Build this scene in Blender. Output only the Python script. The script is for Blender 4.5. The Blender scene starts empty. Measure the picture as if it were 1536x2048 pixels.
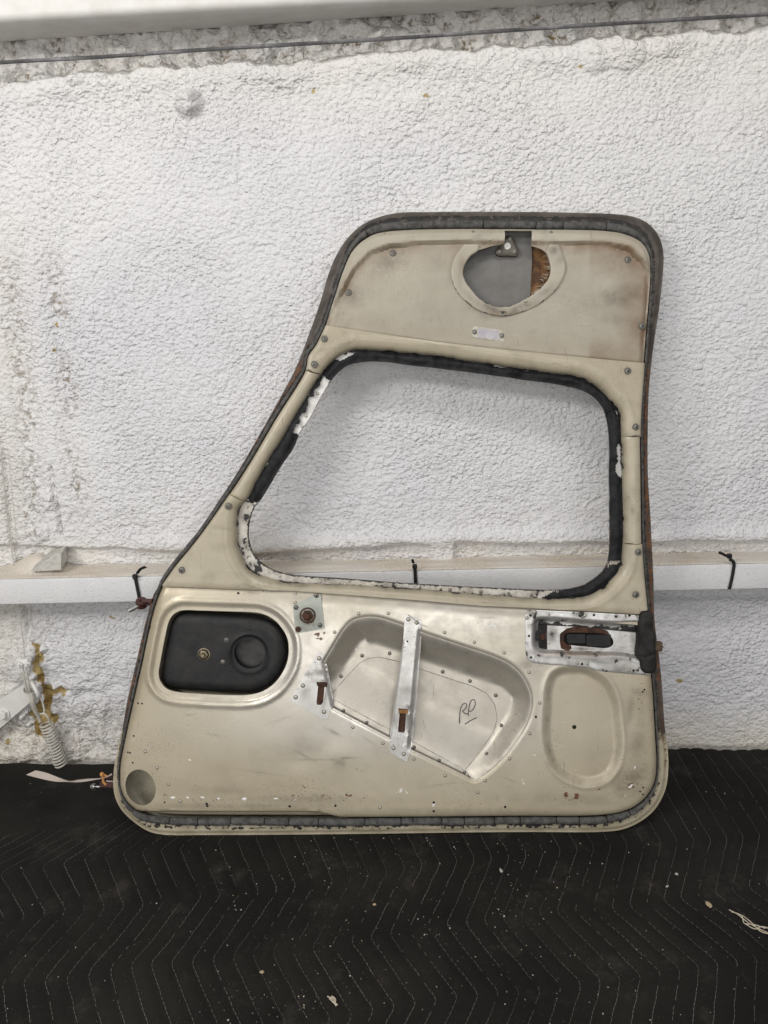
import bpy, math, random
import numpy as np
from mathutils import Vector, Matrix
from mathutils.geometry import delaunay_2d_cdt

random.seed(7)
rng = np.random.default_rng(7)
S = bpy.context.scene
COL = S.collection

# ------------------------------------------------------------------ camera
CAM_H = 1.05
PITCH = math.radians(15.6)
ROLL = math.radians(1.2)
FPX = 1518.0                      # focal length in photo pixels (2048 high)
f_ = np.array([0, math.cos(PITCH), -math.sin(PITCH)])
r0 = np.array([1.0, 0, 0]); u0 = np.array([0, math.sin(PITCH), math.cos(PITCH)])
RIGHT = r0 * math.cos(ROLL) - u0 * math.sin(ROLL)
UP = u0 * math.cos(ROLL) + r0 * math.sin(ROLL)
CAM = np.array([0, 0, CAM_H])
cd = bpy.data.cameras.new('camera'); cam = bpy.data.objects.new('camera', cd); COL.objects.link(cam)
cam.matrix_world = Matrix((
    (RIGHT[0], UP[0], -f_[0], CAM[0]), (RIGHT[1], UP[1], -f_[1], CAM[1]),
    (RIGHT[2], UP[2], -f_[2], CAM[2]), (0, 0, 0, 1)))
cd.sensor_fit = 'VERTICAL'; cd.sensor_height = 24; cd.sensor_width = 18
cd.lens = FPX / 2048 * 24; cd.clip_end = 50; cd.clip_start = 0.02
S.camera = cam

# ------------------------------------------------------------------ world, lamps, exposure
w = bpy.data.worlds.new('World'); S.world = w; w.use_nodes = True
wn = w.node_tree; wn.nodes.clear()
wo = wn.nodes.new('ShaderNodeOutputWorld'); wb = wn.nodes.new('ShaderNodeBackground')
tc = wn.nodes.new('ShaderNodeTexCoord'); sp = wn.nodes.new('ShaderNodeSeparateXYZ')
rp = wn.nodes.new('ShaderNodeValToRGB')
wn.links.new(tc.outputs['Generated'], sp.inputs[0])
mr = wn.nodes.new('ShaderNodeMapRange'); mr.inputs[1].default_value = -1; mr.inputs[2].default_value = 1
wn.links.new(sp.outputs[2], mr.inputs[0]); wn.links.new(mr.outputs[0], rp.inputs[0])
e = rp.color_ramp.elements
e[0].position = 0.30; e[0].color = (0.20, 0.19, 0.18, 1)
e[1].position = 0.80; e[1].color = (0.42, 0.43, 0.50, 1)
e2 = rp.color_ramp.elements.new(0.47); e2.color = (0.55, 0.53, 0.51, 1)
e3 = rp.color_ramp.elements.new(0.56); e3.color = (0.75, 0.74, 0.74, 1)
wn.links.new(rp.outputs[0], wb.inputs[0]); wb.inputs[1].default_value = 0.38
wn.links.new(wb.outputs[0], wo.inputs[0])

def area(name, loc, aim, sx, sy, power, col):
    L = bpy.data.lights.new(name, 'AREA'); L.shape = 'RECTANGLE'; L.size = sx; L.size_y = sy
    L.energy = power; L.color = col
    o = bpy.data.objects.new(name, L); COL.objects.link(o); o.location = loc
    d = Vector(aim) - Vector(loc); o.rotation_euler = d.to_track_quat('-Z', 'Y').to_euler()
    return o
area('ceiling_lamp', (-1.75, -0.55, 2.05), (0.0, 1.5, 0.7), 1.2, 0.30, 37, (1.0, 0.975, 0.93))
area('ceiling_lamp', (0.10, -0.15, 2.75), (0.1, 1.5, 0.5), 1.2, 0.25, 15, (1.0, 0.975, 0.93))
area('ceiling_lamp', (1.35, -0.50, 2.5), (0.4, 1.5, 0.5), 1.2, 0.25, 11, (1.0, 0.975, 0.93))
area('front_fill_lamp', (-0.5, -3.4, 0.95), (0, 1.5, 0.7), 4.2, 1.9, 70, (1.0, 0.985, 0.965))  # added fill lamp behind the camera, softens shadows and brightens the door panel

S.view_settings.view_transform = 'Standard'; S.view_settings.look = 'None'
S.view_settings.exposure = 0.04; S.view_settings.gamma = 1.0
try: S.view_settings.use_curve_mapping = False
except Exception: pass
S.render.engine = 'CYCLES'
try:
    S.cycles.use_denoising = True
    S.cycles.denoiser = 'OPENIMAGEDENOISE'
except Exception: pass
S.cycles.max_bounces = 8

# ------------------------------------------------------------------ maths helpers
def rays(px, py):
    px = np.asarray(px, float); py = np.asarray(py, float)
    return (f_[None] * FPX + (px - 768)[:, None] * RIGHT[None] - (py - 1024)[:, None] * UP[None])
def hit(px, py, P, N):
    d = rays(np.atleast_1d(px), np.atleast_1d(py)); P = np.asarray(P, float); N = np.asarray(N, float)
    t = ((P - CAM) @ N) / (d @ N)
    return CAM + d * t[:, None]
def proj(W):
    q = W - CAM; z = q @ f_
    return 768 + FPX * (q @ RIGHT) / z, 1024 - FPX * (q @ UP) / z
def sst(a, b, x):
    t = np.clip((x - a) / (b - a), 0, 1); return t * t * (3 - 2 * t)
def seg_dist(P, poly, closed=True):
    """distance from points to a polyline, and the vector from nearest point"""
    A = poly; B = np.roll(poly, -1, 0)
    if not closed: A = A[:-1]; B = B[:-1]
    AB = B - A; L2 = (AB ** 2).sum(1) + 1e-18
    out = np.empty(len(P)); vec = np.empty((len(P), 2))
    ch = max(1, int(4e6 // len(A)))
    for i in range(0, len(P), ch):
        p = P[i:i + ch]
        t = np.clip(((p[:, None] - A[None]) * AB[None]).sum(2) / L2[None], 0, 1)
        q = A[None] + AB[None] * t[..., None]
        d = p[:, None] - q; d2 = (d ** 2).sum(2); k = d2.argmin(1); r = np.arange(len(p))
        out[i:i + ch] = np.sqrt(d2[r, k]); vec[i:i + ch] = d[r, k]
    return out, vec
def inside(P, poly):
    c = np.zeros(len(P), bool); A = poly; B = np.roll(poly, -1, 0)
    for (x1, y1), (x2, y2) in zip(A, B):
        if y1 == y2: continue
        m = (P[:, 1] > min(y1, y2)) & (P[:, 1] <= max(y1, y2))
        xi = x1 + (P[:, 1] - y1) * (x2 - x1) / (y2 - y1)
        c ^= m & (P[:, 0] < xi)
    return c
def resample(p, step, closed=True):
    q = np.vstack([p, p[:1]]) if closed else p
    s = np.r_[0, np.cumsum(np.linalg.norm(np.diff(q, axis=0), axis=1))]
    n = max(3, int(round(s[-1] / step)))
    t = np.linspace(0, s[-1], n + 1)
    if closed: t = t[:-1]
    return np.stack([np.interp(t, s, q[:, i]) for i in range(q.shape[1])], 1)
def catmull(p, closed=True, sub=10):
    n = len(p); out = []
    for i in range(n if closed else n - 1):
        if closed: P = [p[(i + k) % n] for k in (-1, 0, 1, 2)]
        else: P = [p[max(0, min(n - 1, i + k))] for k in (-1, 0, 1, 2)]
        t = [0.0]
        for k in range(3): t.append(t[-1] + max(1e-6, np.linalg.norm(P[k + 1] - P[k])) ** 0.5)
        for s in np.linspace(t[1], t[2], sub, endpoint=False):
            A1 = (t[1]-s)/(t[1]-t[0])*P[0]+(s-t[0])/(t[1]-t[0])*P[1]
            A2 = (t[2]-s)/(t[2]-t[1])*P[1]+(s-t[1])/(t[2]-t[1])*P[2]
            A3 = (t[3]-s)/(t[3]-t[2])*P[2]+(s-t[2])/(t[3]-t[2])*P[3]
            B1 = (t[2]-s)/(t[2]-t[0])*A1+(s-t[0])/(t[2]-t[0])*A2
            B2 = (t[3]-s)/(t[3]-t[1])*A2+(s-t[1])/(t[3]-t[1])*A3
            out.append((t[2]-s)/(t[2]-t[1])*B1+(s-t[1])/(t[2]-t[1])*B2)
    if not closed: out.append(p[-1])
    return np.array(out)
def _h(ix, iy, seed):
    n = (ix.astype(np.int64) * 374761393 + iy.astype(np.int64) * 668265263 + seed * 974634777) & 0x7fffffff
    n = ((n ^ (n >> 13)) * 1274126177) & 0x7fffffff
    return ((n ^ (n >> 16)) & 0xffff) / 65535.0
def pnoise(x, y, seed=0):
    ix = np.floor(x); iy = np.floor(y); fx = x - ix; fy = y - iy
    ux = fx * fx * fx * (fx * (fx * 6 - 15) + 10); uy = fy * fy * fy * (fy * (fy * 6 - 15) + 10)
    def g(a, b):
        t = _h(ix + a, iy + b, seed) * 2 * math.pi
        return np.cos(t) * (fx - a) + np.sin(t) * (fy - b)
    return ((g(0, 0) * (1 - ux) + g(1, 0) * ux) * (1 - uy) + (g(0, 1) * (1 - ux) + g(1, 1) * ux) * uy) * 1.4
def fbm(x, y, oct=4, seed=0):
    s = 0; a = 1
    for k in range(oct):
        s = s + a * pnoise(x * 2 ** k, y * 2 ** k, seed + k * 17); a *= .5
    return s
def worley(x, y, seed=0):
    ix = np.floor(x); iy = np.floor(y); d = np.full(x.shape, 9.0)
    for a in (-1, 0, 1):
        for b in (-1, 0, 1):
            cx = ix + a + _h(ix + a, iy + b, seed); cy = iy + b + _h(ix + a, iy + b, seed + 5)
            d = np.minimum(d, (cx - x) ** 2 + (cy - y) ** 2)
    return np.sqrt(d)

# ------------------------------------------------------------------ materials
class NB:
    def __init__(s, name):
        s.m = bpy.data.materials.new(name); s.m.use_nodes = True; s.t = s.m.node_tree
        s.b = s.t.nodes['Principled BSDF']; s._c = None
    def n(s, ty, **kw):
        o = s.t.nodes.new(ty)
        for k, v in kw.items(): setattr(o, k, v)
        return o
    def l(s, a, b): s.t.links.new(a, b)
    def put(s, sock, v):
        if hasattr(v, 'is_output'): s.l(v, sock)
        elif isinstance(v, (tuple, list)): sock.default_value = (*v, 1) if len(v) == 3 and sock.type == 'RGBA' else v
        else: sock.default_value = v
    @property
    def co(s):
        if s._c is None: s._c = s.n('ShaderNodeTexCoord').outputs['Object']
        return s._c
    def scaled(s, v, loc=(0, 0, 0), rot=(0, 0, 0)):
        m = s.n('ShaderNodeMapping'); s.l(s.co, m.inputs[0])
        m.inputs['Scale'].default_value = v; m.inputs['Location'].default_value = loc; m.inputs['Rotation'].default_value = rot
        return m.outputs[0]
    def noise(s, sc, det=3, rough=.55, co=None, dist=0):
        o = s.n('ShaderNodeTexNoise'); s.l(co or s.co, o.inputs['Vector'])
        o.inputs['Scale'].default_value = sc; o.inputs['Detail'].default_value = det
        o.inputs['Roughness'].default_value = rough; o.inputs['Distortion'].default_value = dist
        return o.outputs['Fac']
    def vor(s, sc, feat='F1', co=None, rnd=1.0):
        o = s.n('ShaderNodeTexVoronoi'); o.feature = feat; s.l(co or s.co, o.inputs['Vector'])
        o.inputs['Scale'].default_value = sc; o.inputs['Randomness'].default_value = rnd
        return o.outputs['Distance']
    def ramp(s, v, a, b, lo=0.0, hi=1.0):
        o = s.n('ShaderNodeMapRange'); o.interpolation_type = 'SMOOTHSTEP'; s.put(o.inputs[0], v)
        for i, x in enumerate((a, b, lo, hi)): o.inputs[i + 1].default_value = x
        return o.outputs[0]
    def math(s, op, a, b=0.0):
        o = s.n('ShaderNodeMath', operation=op); s.put(o.inputs[0], a); s.put(o.inputs[1], b); return o.outputs[0]
    def mix(s, f, a, b):
        o = s.n('ShaderNodeMix', data_type='RGBA'); s.put(o.inputs[0], f); s.put(o.inputs[6], a); s.put(o.inputs[7], b)
        return o.outputs[2]
    def attr(s, name):
        o = s.n('ShaderNodeAttribute'); o.attribute_name = name; return o.outputs['Fac']
    def bump(s, h, strength, dist=0.001, nrm=None):
        o = s.n('ShaderNodeBump'); s.put(o.inputs['Height'], h)
        o.inputs['Strength'].default_value = strength; o.inputs['Distance'].default_value = dist
        if nrm is not None: s.l(nrm, o.inputs['Normal'])
        return o.outputs[0]
    def set(s, **kw):
        for k, v in kw.items():
            s.put(s.b.inputs[{'color': 'Base Color', 'metal': 'Metallic', 'rough': 'Roughness', 'normal': 'Normal',
                              'spec': 'Specular IOR Level', 'coat': 'Coat Weight'}[k]], v)
        return s.m

def paint(name, base, base2, rough=.42, metal=0.0, speck=.5, bare=(.56, .55, .53)):
    b = NB(name)
    c = b.mix(b.ramp(b.noise(5, 4), .35, .68), base, base2)
    c = b.mix(b.math('MULTIPLY', b.ramp(b.noise(38, 5, .7), .52, .75), .28), c, tuple(x * .62 for x in base))
    # handling smears and specks of dirt
    reg = b.ramp(b.noise(7, 3), .45, .65)
    sk = b.math('MULTIPLY', b.ramp(b.noise(330, 2, .5), .63, .70), b.math('MULTIPLY_ADD' if False else 'MULTIPLY', reg, speck))
    c = b.mix(sk, c, (.055, .035, .02))
    scr = b.ramp(b.noise(1, 2, .5, co=b.scaled((340, 26, 60), rot=(0, 0, .5))), .71, .74)
    c = b.mix(b.math('MULTIPLY', scr, .5), c, (.16, .13, .10))
    scr2 = b.ramp(b.noise(1, 2, .5, co=b.scaled((30, 420, 60), rot=(0, 0, -.35))), .72, .745)
    c = b.mix(b.math('MULTIPLY', scr2, .45), c, (.66, .63, .56))
    c = b.mix(b.attr('painted_sheen'), c, bare)  # reflected silver sheen painted in: base colour mixed towards bare metal
    ba = b.ramp(b.math('ADD', b.attr('bare'), b.math('MULTIPLY', b.math('SUBTRACT', b.noise(26, 5, .65), .5), .9)), .38, .62)
    c = b.mix(ba, c, bare)
    g = b.math('MULTIPLY', b.attr('grime'), b.ramp(b.noise(34, 5, .7), .30, .66, .35, 1))
    c = b.mix(g, c, (.065, .048, .032))
    br = b.math('MULTIPLY', b.attr('brown'), b.ramp(b.noise(22, 4, .65), .25, .7, .4, 1))
    c = b.mix(br, c, (.17, .085, .035))
    ru = b.ramp(b.math('ADD', b.attr('rust'), b.math('MULTIPLY', b.math('SUBTRACT', b.noise(170, 4, .7), .5), 1.7)), .5, .68)
    c = b.mix(ru, c, b.mix(b.noise(90, 3), (.05, .022, .01), (.19, .075, .025)))
    wh = b.ramp(b.math('ADD', b.attr('white'), b.math('MULTIPLY', b.math('SUBTRACT', b.noise(210, 3, .7), .5), 1.6)), .55, .66)
    c = b.mix(wh, c, (.80, .79, .76))
    bk = b.ramp(b.math('ADD', b.attr('black'), b.math('MULTIPLY', b.math('SUBTRACT', b.noise(95, 5, .7), .5), 1.3)), .47, .56)
    c = b.mix(bk, c, (.014, .013, .013))
    me = b.math('MAXIMUM', b.math('MULTIPLY', b.math('MAXIMUM', ba, b.attr('painted_sheen')), .95), metal)
    notm = b.math('SUBTRACT', 1.0, b.math('MAXIMUM', b.math('MAXIMUM', ru, wh), b.math('MAXIMUM', bk, b.math('MULTIPLY', g, .8))))
    me = b.math('MULTIPLY', me, notm)
    r = b.math('ADD', b.ramp(b.noise(30, 5, .7), .3, .75, rough - .05, rough + .12), b.math('SUBTRACT', b.math('MULTIPLY', g, .25), b.math('MULTIPLY', b.attr('painted_sheen'), .06)))
    nr = b.bump(b.noise(120, 4, .6), .12, .0006)
    nr = b.bump(b.math('ADD', b.math('MULTIPLY', ru, .6), b.math('ADD', wh, bk)), .3, .0008, nr)
    return b.set(color=c, metal=me, rough=r, normal=nr)

def simple(name, c1, c2, sc=40, rough=.5, metal=0.0, bumpS=.2, bsc=150, r2=None, spec=.5):
    b = NB(name)
    c = b.mix(b.ramp(b.noise(sc, 5, .65), .35, .65), c1, c2)
    r = b.ramp(b.noise(sc * 1.7, 4, .6), .3, .7, rough, r2 if r2 is not None else min(1, rough + .15))
    return b.set(color=c, metal=metal, rough=r, normal=b.bump(b.noise(bsc, 4, .6), bumpS, .001), spec=spec)

M = {}
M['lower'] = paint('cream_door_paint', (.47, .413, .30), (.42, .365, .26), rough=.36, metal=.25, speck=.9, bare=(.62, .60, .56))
M['upper'] = paint('cream_liner_paint', (.41, .375, .30), (.37, .338, .268), rough=.37, metal=0, speck=.4)
M['trim'] = paint('cream_trim_paint', (.43, .382, .285), (.39, .345, .25), rough=.34, metal=0, speck=.5)
M['alu'] = paint('scuffed_aluminium', (.60, .562, .49), (.545, .508, .44), rough=.43, metal=.72, speck=.5)
M['alu_bright'] = paint('worn_bright_aluminium', (.67, .655, .63), (.48, .468, .445), rough=.40, metal=.68, speck=1, bare=(.75, .75, .75))
M['flange'] = paint('chipped_white_flange', (.62, .58, .50), (.70, .68, .63), rough=.5, metal=.15, speck=1)
M['rim'] = paint('stripped_rim_metal', (.115, .098, .08), (.075, .062, .05), rough=.5, metal=.1, speck=1)
M['inner'] = paint('inner_skin_primer', (.42, .385, .285), (.36, .33, .245), rough=.6, metal=0, speck=.8)
M['grey_plate'] = simple('grey_composite_plate', (.135, .13, .122), (.165, .16, .152), 30, .6, .0, .2)
M['seal'] = simple('grey_foam_rubber', (.058, .056, .053), (.115, .112, .107), 90, .85, 0, .7, 330, spec=.2)
M['black_seal'] = simple('black_bonding_rubber', (.007, .007, .008), (.014, .014, .016), 50, .5, 0, .7, 130, spec=.22)
M['black_plastic'] = simple('black_plastic', (.012, .012, .013), (.022, .0215, .021), 25, .45, 0, .15, 300, spec=.3)
M['black_rubber'] = simple('dark_rubber', (.014, .0135, .013), (.030, .028, .026), 50, .6, 0, .5, 180, spec=.22)
M['rust'] = simple('rusted_steel', (.038, .018, .012), (.095, .042, .023), 120, .75, .2, .8, 300)
M['rust_orange'] = simple('orange_rust', (.22, .10, .035), (.32, .16, .06), 90, .8, .1, .8, 250)
M['screw'] = simple('dull_screw_steel', (.16, .155, .145), (.26, .25, .235), 200, .4, .8, .3)
M['rivet'] = simple('painted_rivet', (.50, .48, .42), (.36, .34, .29), 160, .38, .5, .3)
M['ring'] = simple('grime_ring', (.16, .14, .10), (.10, .085, .06), 120, .7)
M['hole'] = simple('dark_hole', (.008, .007, .006), (.014, .012, .01), 80, .9)
M['zinc'] = simple('zinc_plate', (.30, .33, .31), (.40, .41, .37), 45, .5, .35, .35, 200)
M['pencil'] = simple('graphite_mark', (.075, .072, .07), (.16, .155, .15), 260, .55, .2, .2)
M['tie'] = simple('black_nylon', (.010, .010, .011), (.016, .016, .017), 60, .4, 0, .1, spec=.4)
M['brown_lug'] = simple('brown_painted_steel', (.045, .016, .014), (.075, .026, .02), 90, .45, .1, .3)
M['pin'] = simple('bright_pin_steel', (.42, .41, .40), (.30, .29, .28), 120, .3, .9, .2)
M['tag'] = simple('beige_paper', (.42, .355, .31), (.47, .40, .35), 18, .8, 0, .15)
M['orange'] = simple('amber_grommet', (.55, .27, .08), (.42, .19, .05), 60, .5, 0, .3)
M['fibre'] = simple('brown_fibreglass', (.26, .13, .045), (.075, .035, .018), 38, .7, 0, .9, 120)
M['fuzz'] = simple('frayed_white_fibre', (.45, .38, .28), (.60, .55, .45), 150, .9)
M['white_metal'] = simple('white_painted_steel', (.68, .665, .63), (.75, .74, .715), 18, .5, 0, .25, 220)
M['lavender'] = simple('scuffed_data_plate', (.36, .34, .37), (.44, .42, .44), 60, .45, .5, .2)
M['rope'] = simple('steel_wire', (.13, .13, .135), (.20, .20, .20), 80, .45, .7, .2)
M['rope_white'] = simple('overpainted_wire', (.62, .59, .53), (.48, .46, .41), 60, .6, .1, .3)
M['crumb_tan'] = simple('tan_crumb', (.36, .28, .17), (.45, .36, .24), 200, .9)
M['crumb_white'] = simple('white_flake', (.34, .33, .30), (.50, .48, .44), 200, .9)

# ------------------------------------------------------------------ object helpers
def tag(o, label=None, cat=None, group=None, kind=None):
    if label: o['label'] = label
    if cat: o['category'] = cat
    if group: o['group'] = group
    if kind: o['kind'] = kind
    return o
def mesh_obj(name, V, F, mats, parent=None, fm=None, smooth=True, attrs=None, sharp=40):
    me = bpy.data.meshes.new(name)
    me.from_pydata([tuple(map(float, v)) for v in V], [], [tuple(int(i) for i in f) for f in F]); me.update()
    for m in (mats if isinstance(mats, (list, tuple)) else [mats]): me.materials.append(m)
    if fm is not None: me.polygons.foreach_set('material_index', np.asarray(fm, np.int32))
    if smooth:
        me.polygons.foreach_set('use_smooth', np.ones(len(me.polygons), bool))
        me.set_sharp_from_angle(angle=math.radians(sharp))
    if attrs:
        for k, v in attrs.items():
            a = me.attributes.new(k, 'FLOAT', 'POINT'); a.data.foreach_set('value', np.asarray(v, np.float32))
    me.update()
    o = bpy.data.objects.new(name, me); COL.objects.link(o)
    if parent: o.parent = parent
    return o
def empty(name, mat, label, cat, group=None):
    o = bpy.data.objects.new(name, None); COL.objects.link(o); o.empty_display_size = .05
    o.matrix_world = mat
    return tag(o, label, cat, group)

class MB:
    def __init__(s): s.V = []; s.F = []; s.fm = []
    def add(s, V, F, mi=0):
        k = len(s.V); s.V += [tuple(v) for v in V]; s.F += [tuple(i + k for i in f) for f in F]; s.fm += [mi] * len(F); return s
    def box(s, c, sz, R=None, mi=0, bev=0.0):
        c = np.array(c, float); h = np.array(sz, float) / 2; R = np.eye(3) if R is None else np.asarray(R)
        b = min(bev, h.min() * .9)
        V = []; 
        if b <= 0:
            for x in (-1, 1):
                for y in (-1, 1):
                    for z in (-1, 1): V.append(c + R @ (h * (x, y, z)))
            F = [(0, 1, 3, 2), (4, 6, 7, 5), (0, 4, 5, 1), (2, 3, 7, 6), (0, 2, 6, 4), (1, 5, 7, 3)]
            return s.add(V, F, mi)
        idx = {}
        for x in (-1, 1):
            for y in (-1, 1):
                for z in (-1, 1):
                    for ax in range(3):
                        q = h * (x, y, z) - b * np.array((x, y, z)) * (np.arange(3) != ax)
                        idx[(x, y, z, ax)] = len(V); V.append(c + R @ q)
        F = []
        for ax in range(3):
            a, bx = [k for k in range(3) if k != ax]
            for sg in (-1, 1):
                loop = []
                for p, q in ((-1, -1), (1, -1), (1, 1), (-1, 1)):
                    k = [0, 0, 0]; k[ax] = sg; k[a] = p; k[bx] = q; loop.append(idx[(*k, ax)])
                F.append(loop)
            for p in (-1, 1):
                for q in (-1, 1):
                    k0 = [0, 0, 0]; k1 = [0, 0, 0]; k0[ax] = -1; k1[ax] = 1
                    for k in (k0, k1): k[a] = p; k[bx] = q
                    F.append((idx[(*k0, a)], idx[(*k1, a)], idx[(*k1, bx)], idx[(*k0, bx)]))
        for x in (-1, 1):
            for y in (-1, 1):
                for z in (-1, 1): F.append(tuple(idx[(x, y, z, k)] for k in range(3)))
        return s.add(V, F, mi)
    def tube(s, path, r, seg=10, mi=0, closed=False, cap=True, up=None, flat=1.0):
        p = np.asarray(path, float); n = len(p); r = np.broadcast_to(r, (n,))
        t = np.gradient(p, axis=0) if not closed else (np.roll(p, -1, 0) - np.roll(p, 1, 0))
        t /= np.linalg.norm(t, axis=1)[:, None] + 1e-12
        a = np.array(up if up is not None else ((0, 0, 1) if abs(t[0][2]) < .9 else (1, 0, 0)), float)
        V = []; F = []
        for i in range(n):
            a = a - t[i] * (a @ t[i]); a /= np.linalg.norm(a) + 1e-12; b = np.cross(t[i], a)
            for k in range(seg):
                th = 2 * math.pi * k / seg; V.append(p[i] + r[i] * (math.cos(th) * a * flat + math.sin(th) * b))
        for i in range(n if closed else n - 1):
            j = (i + 1) % n
            for k in range(seg):
                F.append((i * seg + k, i * seg + (k + 1) % seg, j * seg + (k + 1) % seg, j * seg + k))
        if cap and not closed:
            F.append(tuple(range(seg))[::-1]); F.append(tuple((n - 1) * seg + k for k in range(seg)))
        return s.add(V, F, mi)
    def lathe(s, c, prof, seg=24, axis=(0, 0, 1), mi=0):
        ax = np.array(axis, float); ax /= np.linalg.norm(ax)
        a = np.cross(ax, (0, 1, 0) if abs(ax[1]) < .9 else (1, 0, 0)); a /= np.linalg.norm(a); b = np.cross(ax, a)
        c = np.array(c, float); V = []; F = []
        for (r, z) in prof:
            for k in range(seg):
                th = 2 * math.pi * k / seg; V.append(c + ax * z + max(r, 1e-5) * (math.cos(th) * a + math.sin(th) * b))
        for i in range(len(prof) - 1):
            for k in range(seg):
                F.append((i * seg + k, i * seg + (k + 1) % seg, (i + 1) * seg + (k + 1) % seg, (i + 1) * seg + k))
        return s.add(V, F, mi)
    def build(s, name, mats, parent=None, sharp=40):
        return mesh_obj(name, s.V, s.F, mats, parent, s.fm, sharp=sharp)

# ------------------------------------------------------------------ planes of the place
def ground_dist(py):     # level camera-forward distance of a floor pixel at x=768
    return hit(768, py, (0, 0, 0), (0, 0, 1))[0][1]
WALL_Y = ground_dist(1516)
NRM_Z = (0, 0, 1)
def FL(px, py, z=0.012): return hit(px, py, (0, 0, z), NRM_Z)
def WL(px, py, off=0.0): return hit(px, py, (0, WALL_Y - off, 0), (0, 1, 0))

# door frame: U along the door's bottom, V up the leaning door, N out of it towards the room
RIMN = -0.024
pa = FL(325, 1669)[0]; pb = FL(1203, 1664)[0]
U = pb - pa; U[2] = 0; U /= np.linalg.norm(U)
Of = FL(768, 1667)[0]
T = WL(1003, 424, .035)[0]
Vv = T - Of; Vv -= U * (Vv @ U); Vv /= np.linalg.norm(Vv)
Nn = np.cross(U, Vv)
O = Of - Nn * RIMN
DM = Matrix(((U[0], Vv[0], Nn[0], O[0]), (U[1], Vv[1], Nn[1], O[1]), (U[2], Vv[2], Nn[2], O[2]), (0, 0, 0, 1)))
def D(pts, n=0.0):
    pts = np.asarray(pts, float).reshape(-1, 2)
    p = hit(pts[:, 0], pts[:, 1], O + Nn * n, Nn) - O
    return np.stack([p @ U, p @ Vv], 1)
def Dpx(P, n=0.0):
    P = np.asarray(P, float); n = np.broadcast_to(n, (len(P),))
    return np.stack(proj(O + P[:, :1] * U + P[:, 1:2] * Vv + n[:, None] * Nn), 1)
def smooth(pts, n=0.0, step=.004, closed=True): return resample(catmull(D(pts, n), closed), step, closed)
def straight(pts, n=0.0, step=.004, closed=True): return resample(D(pts, n), step, closed) if step else D(pts, n)
print('lean deg', math.degrees(math.asin(Vv[1])), 'wall', WALL_Y)

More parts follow.
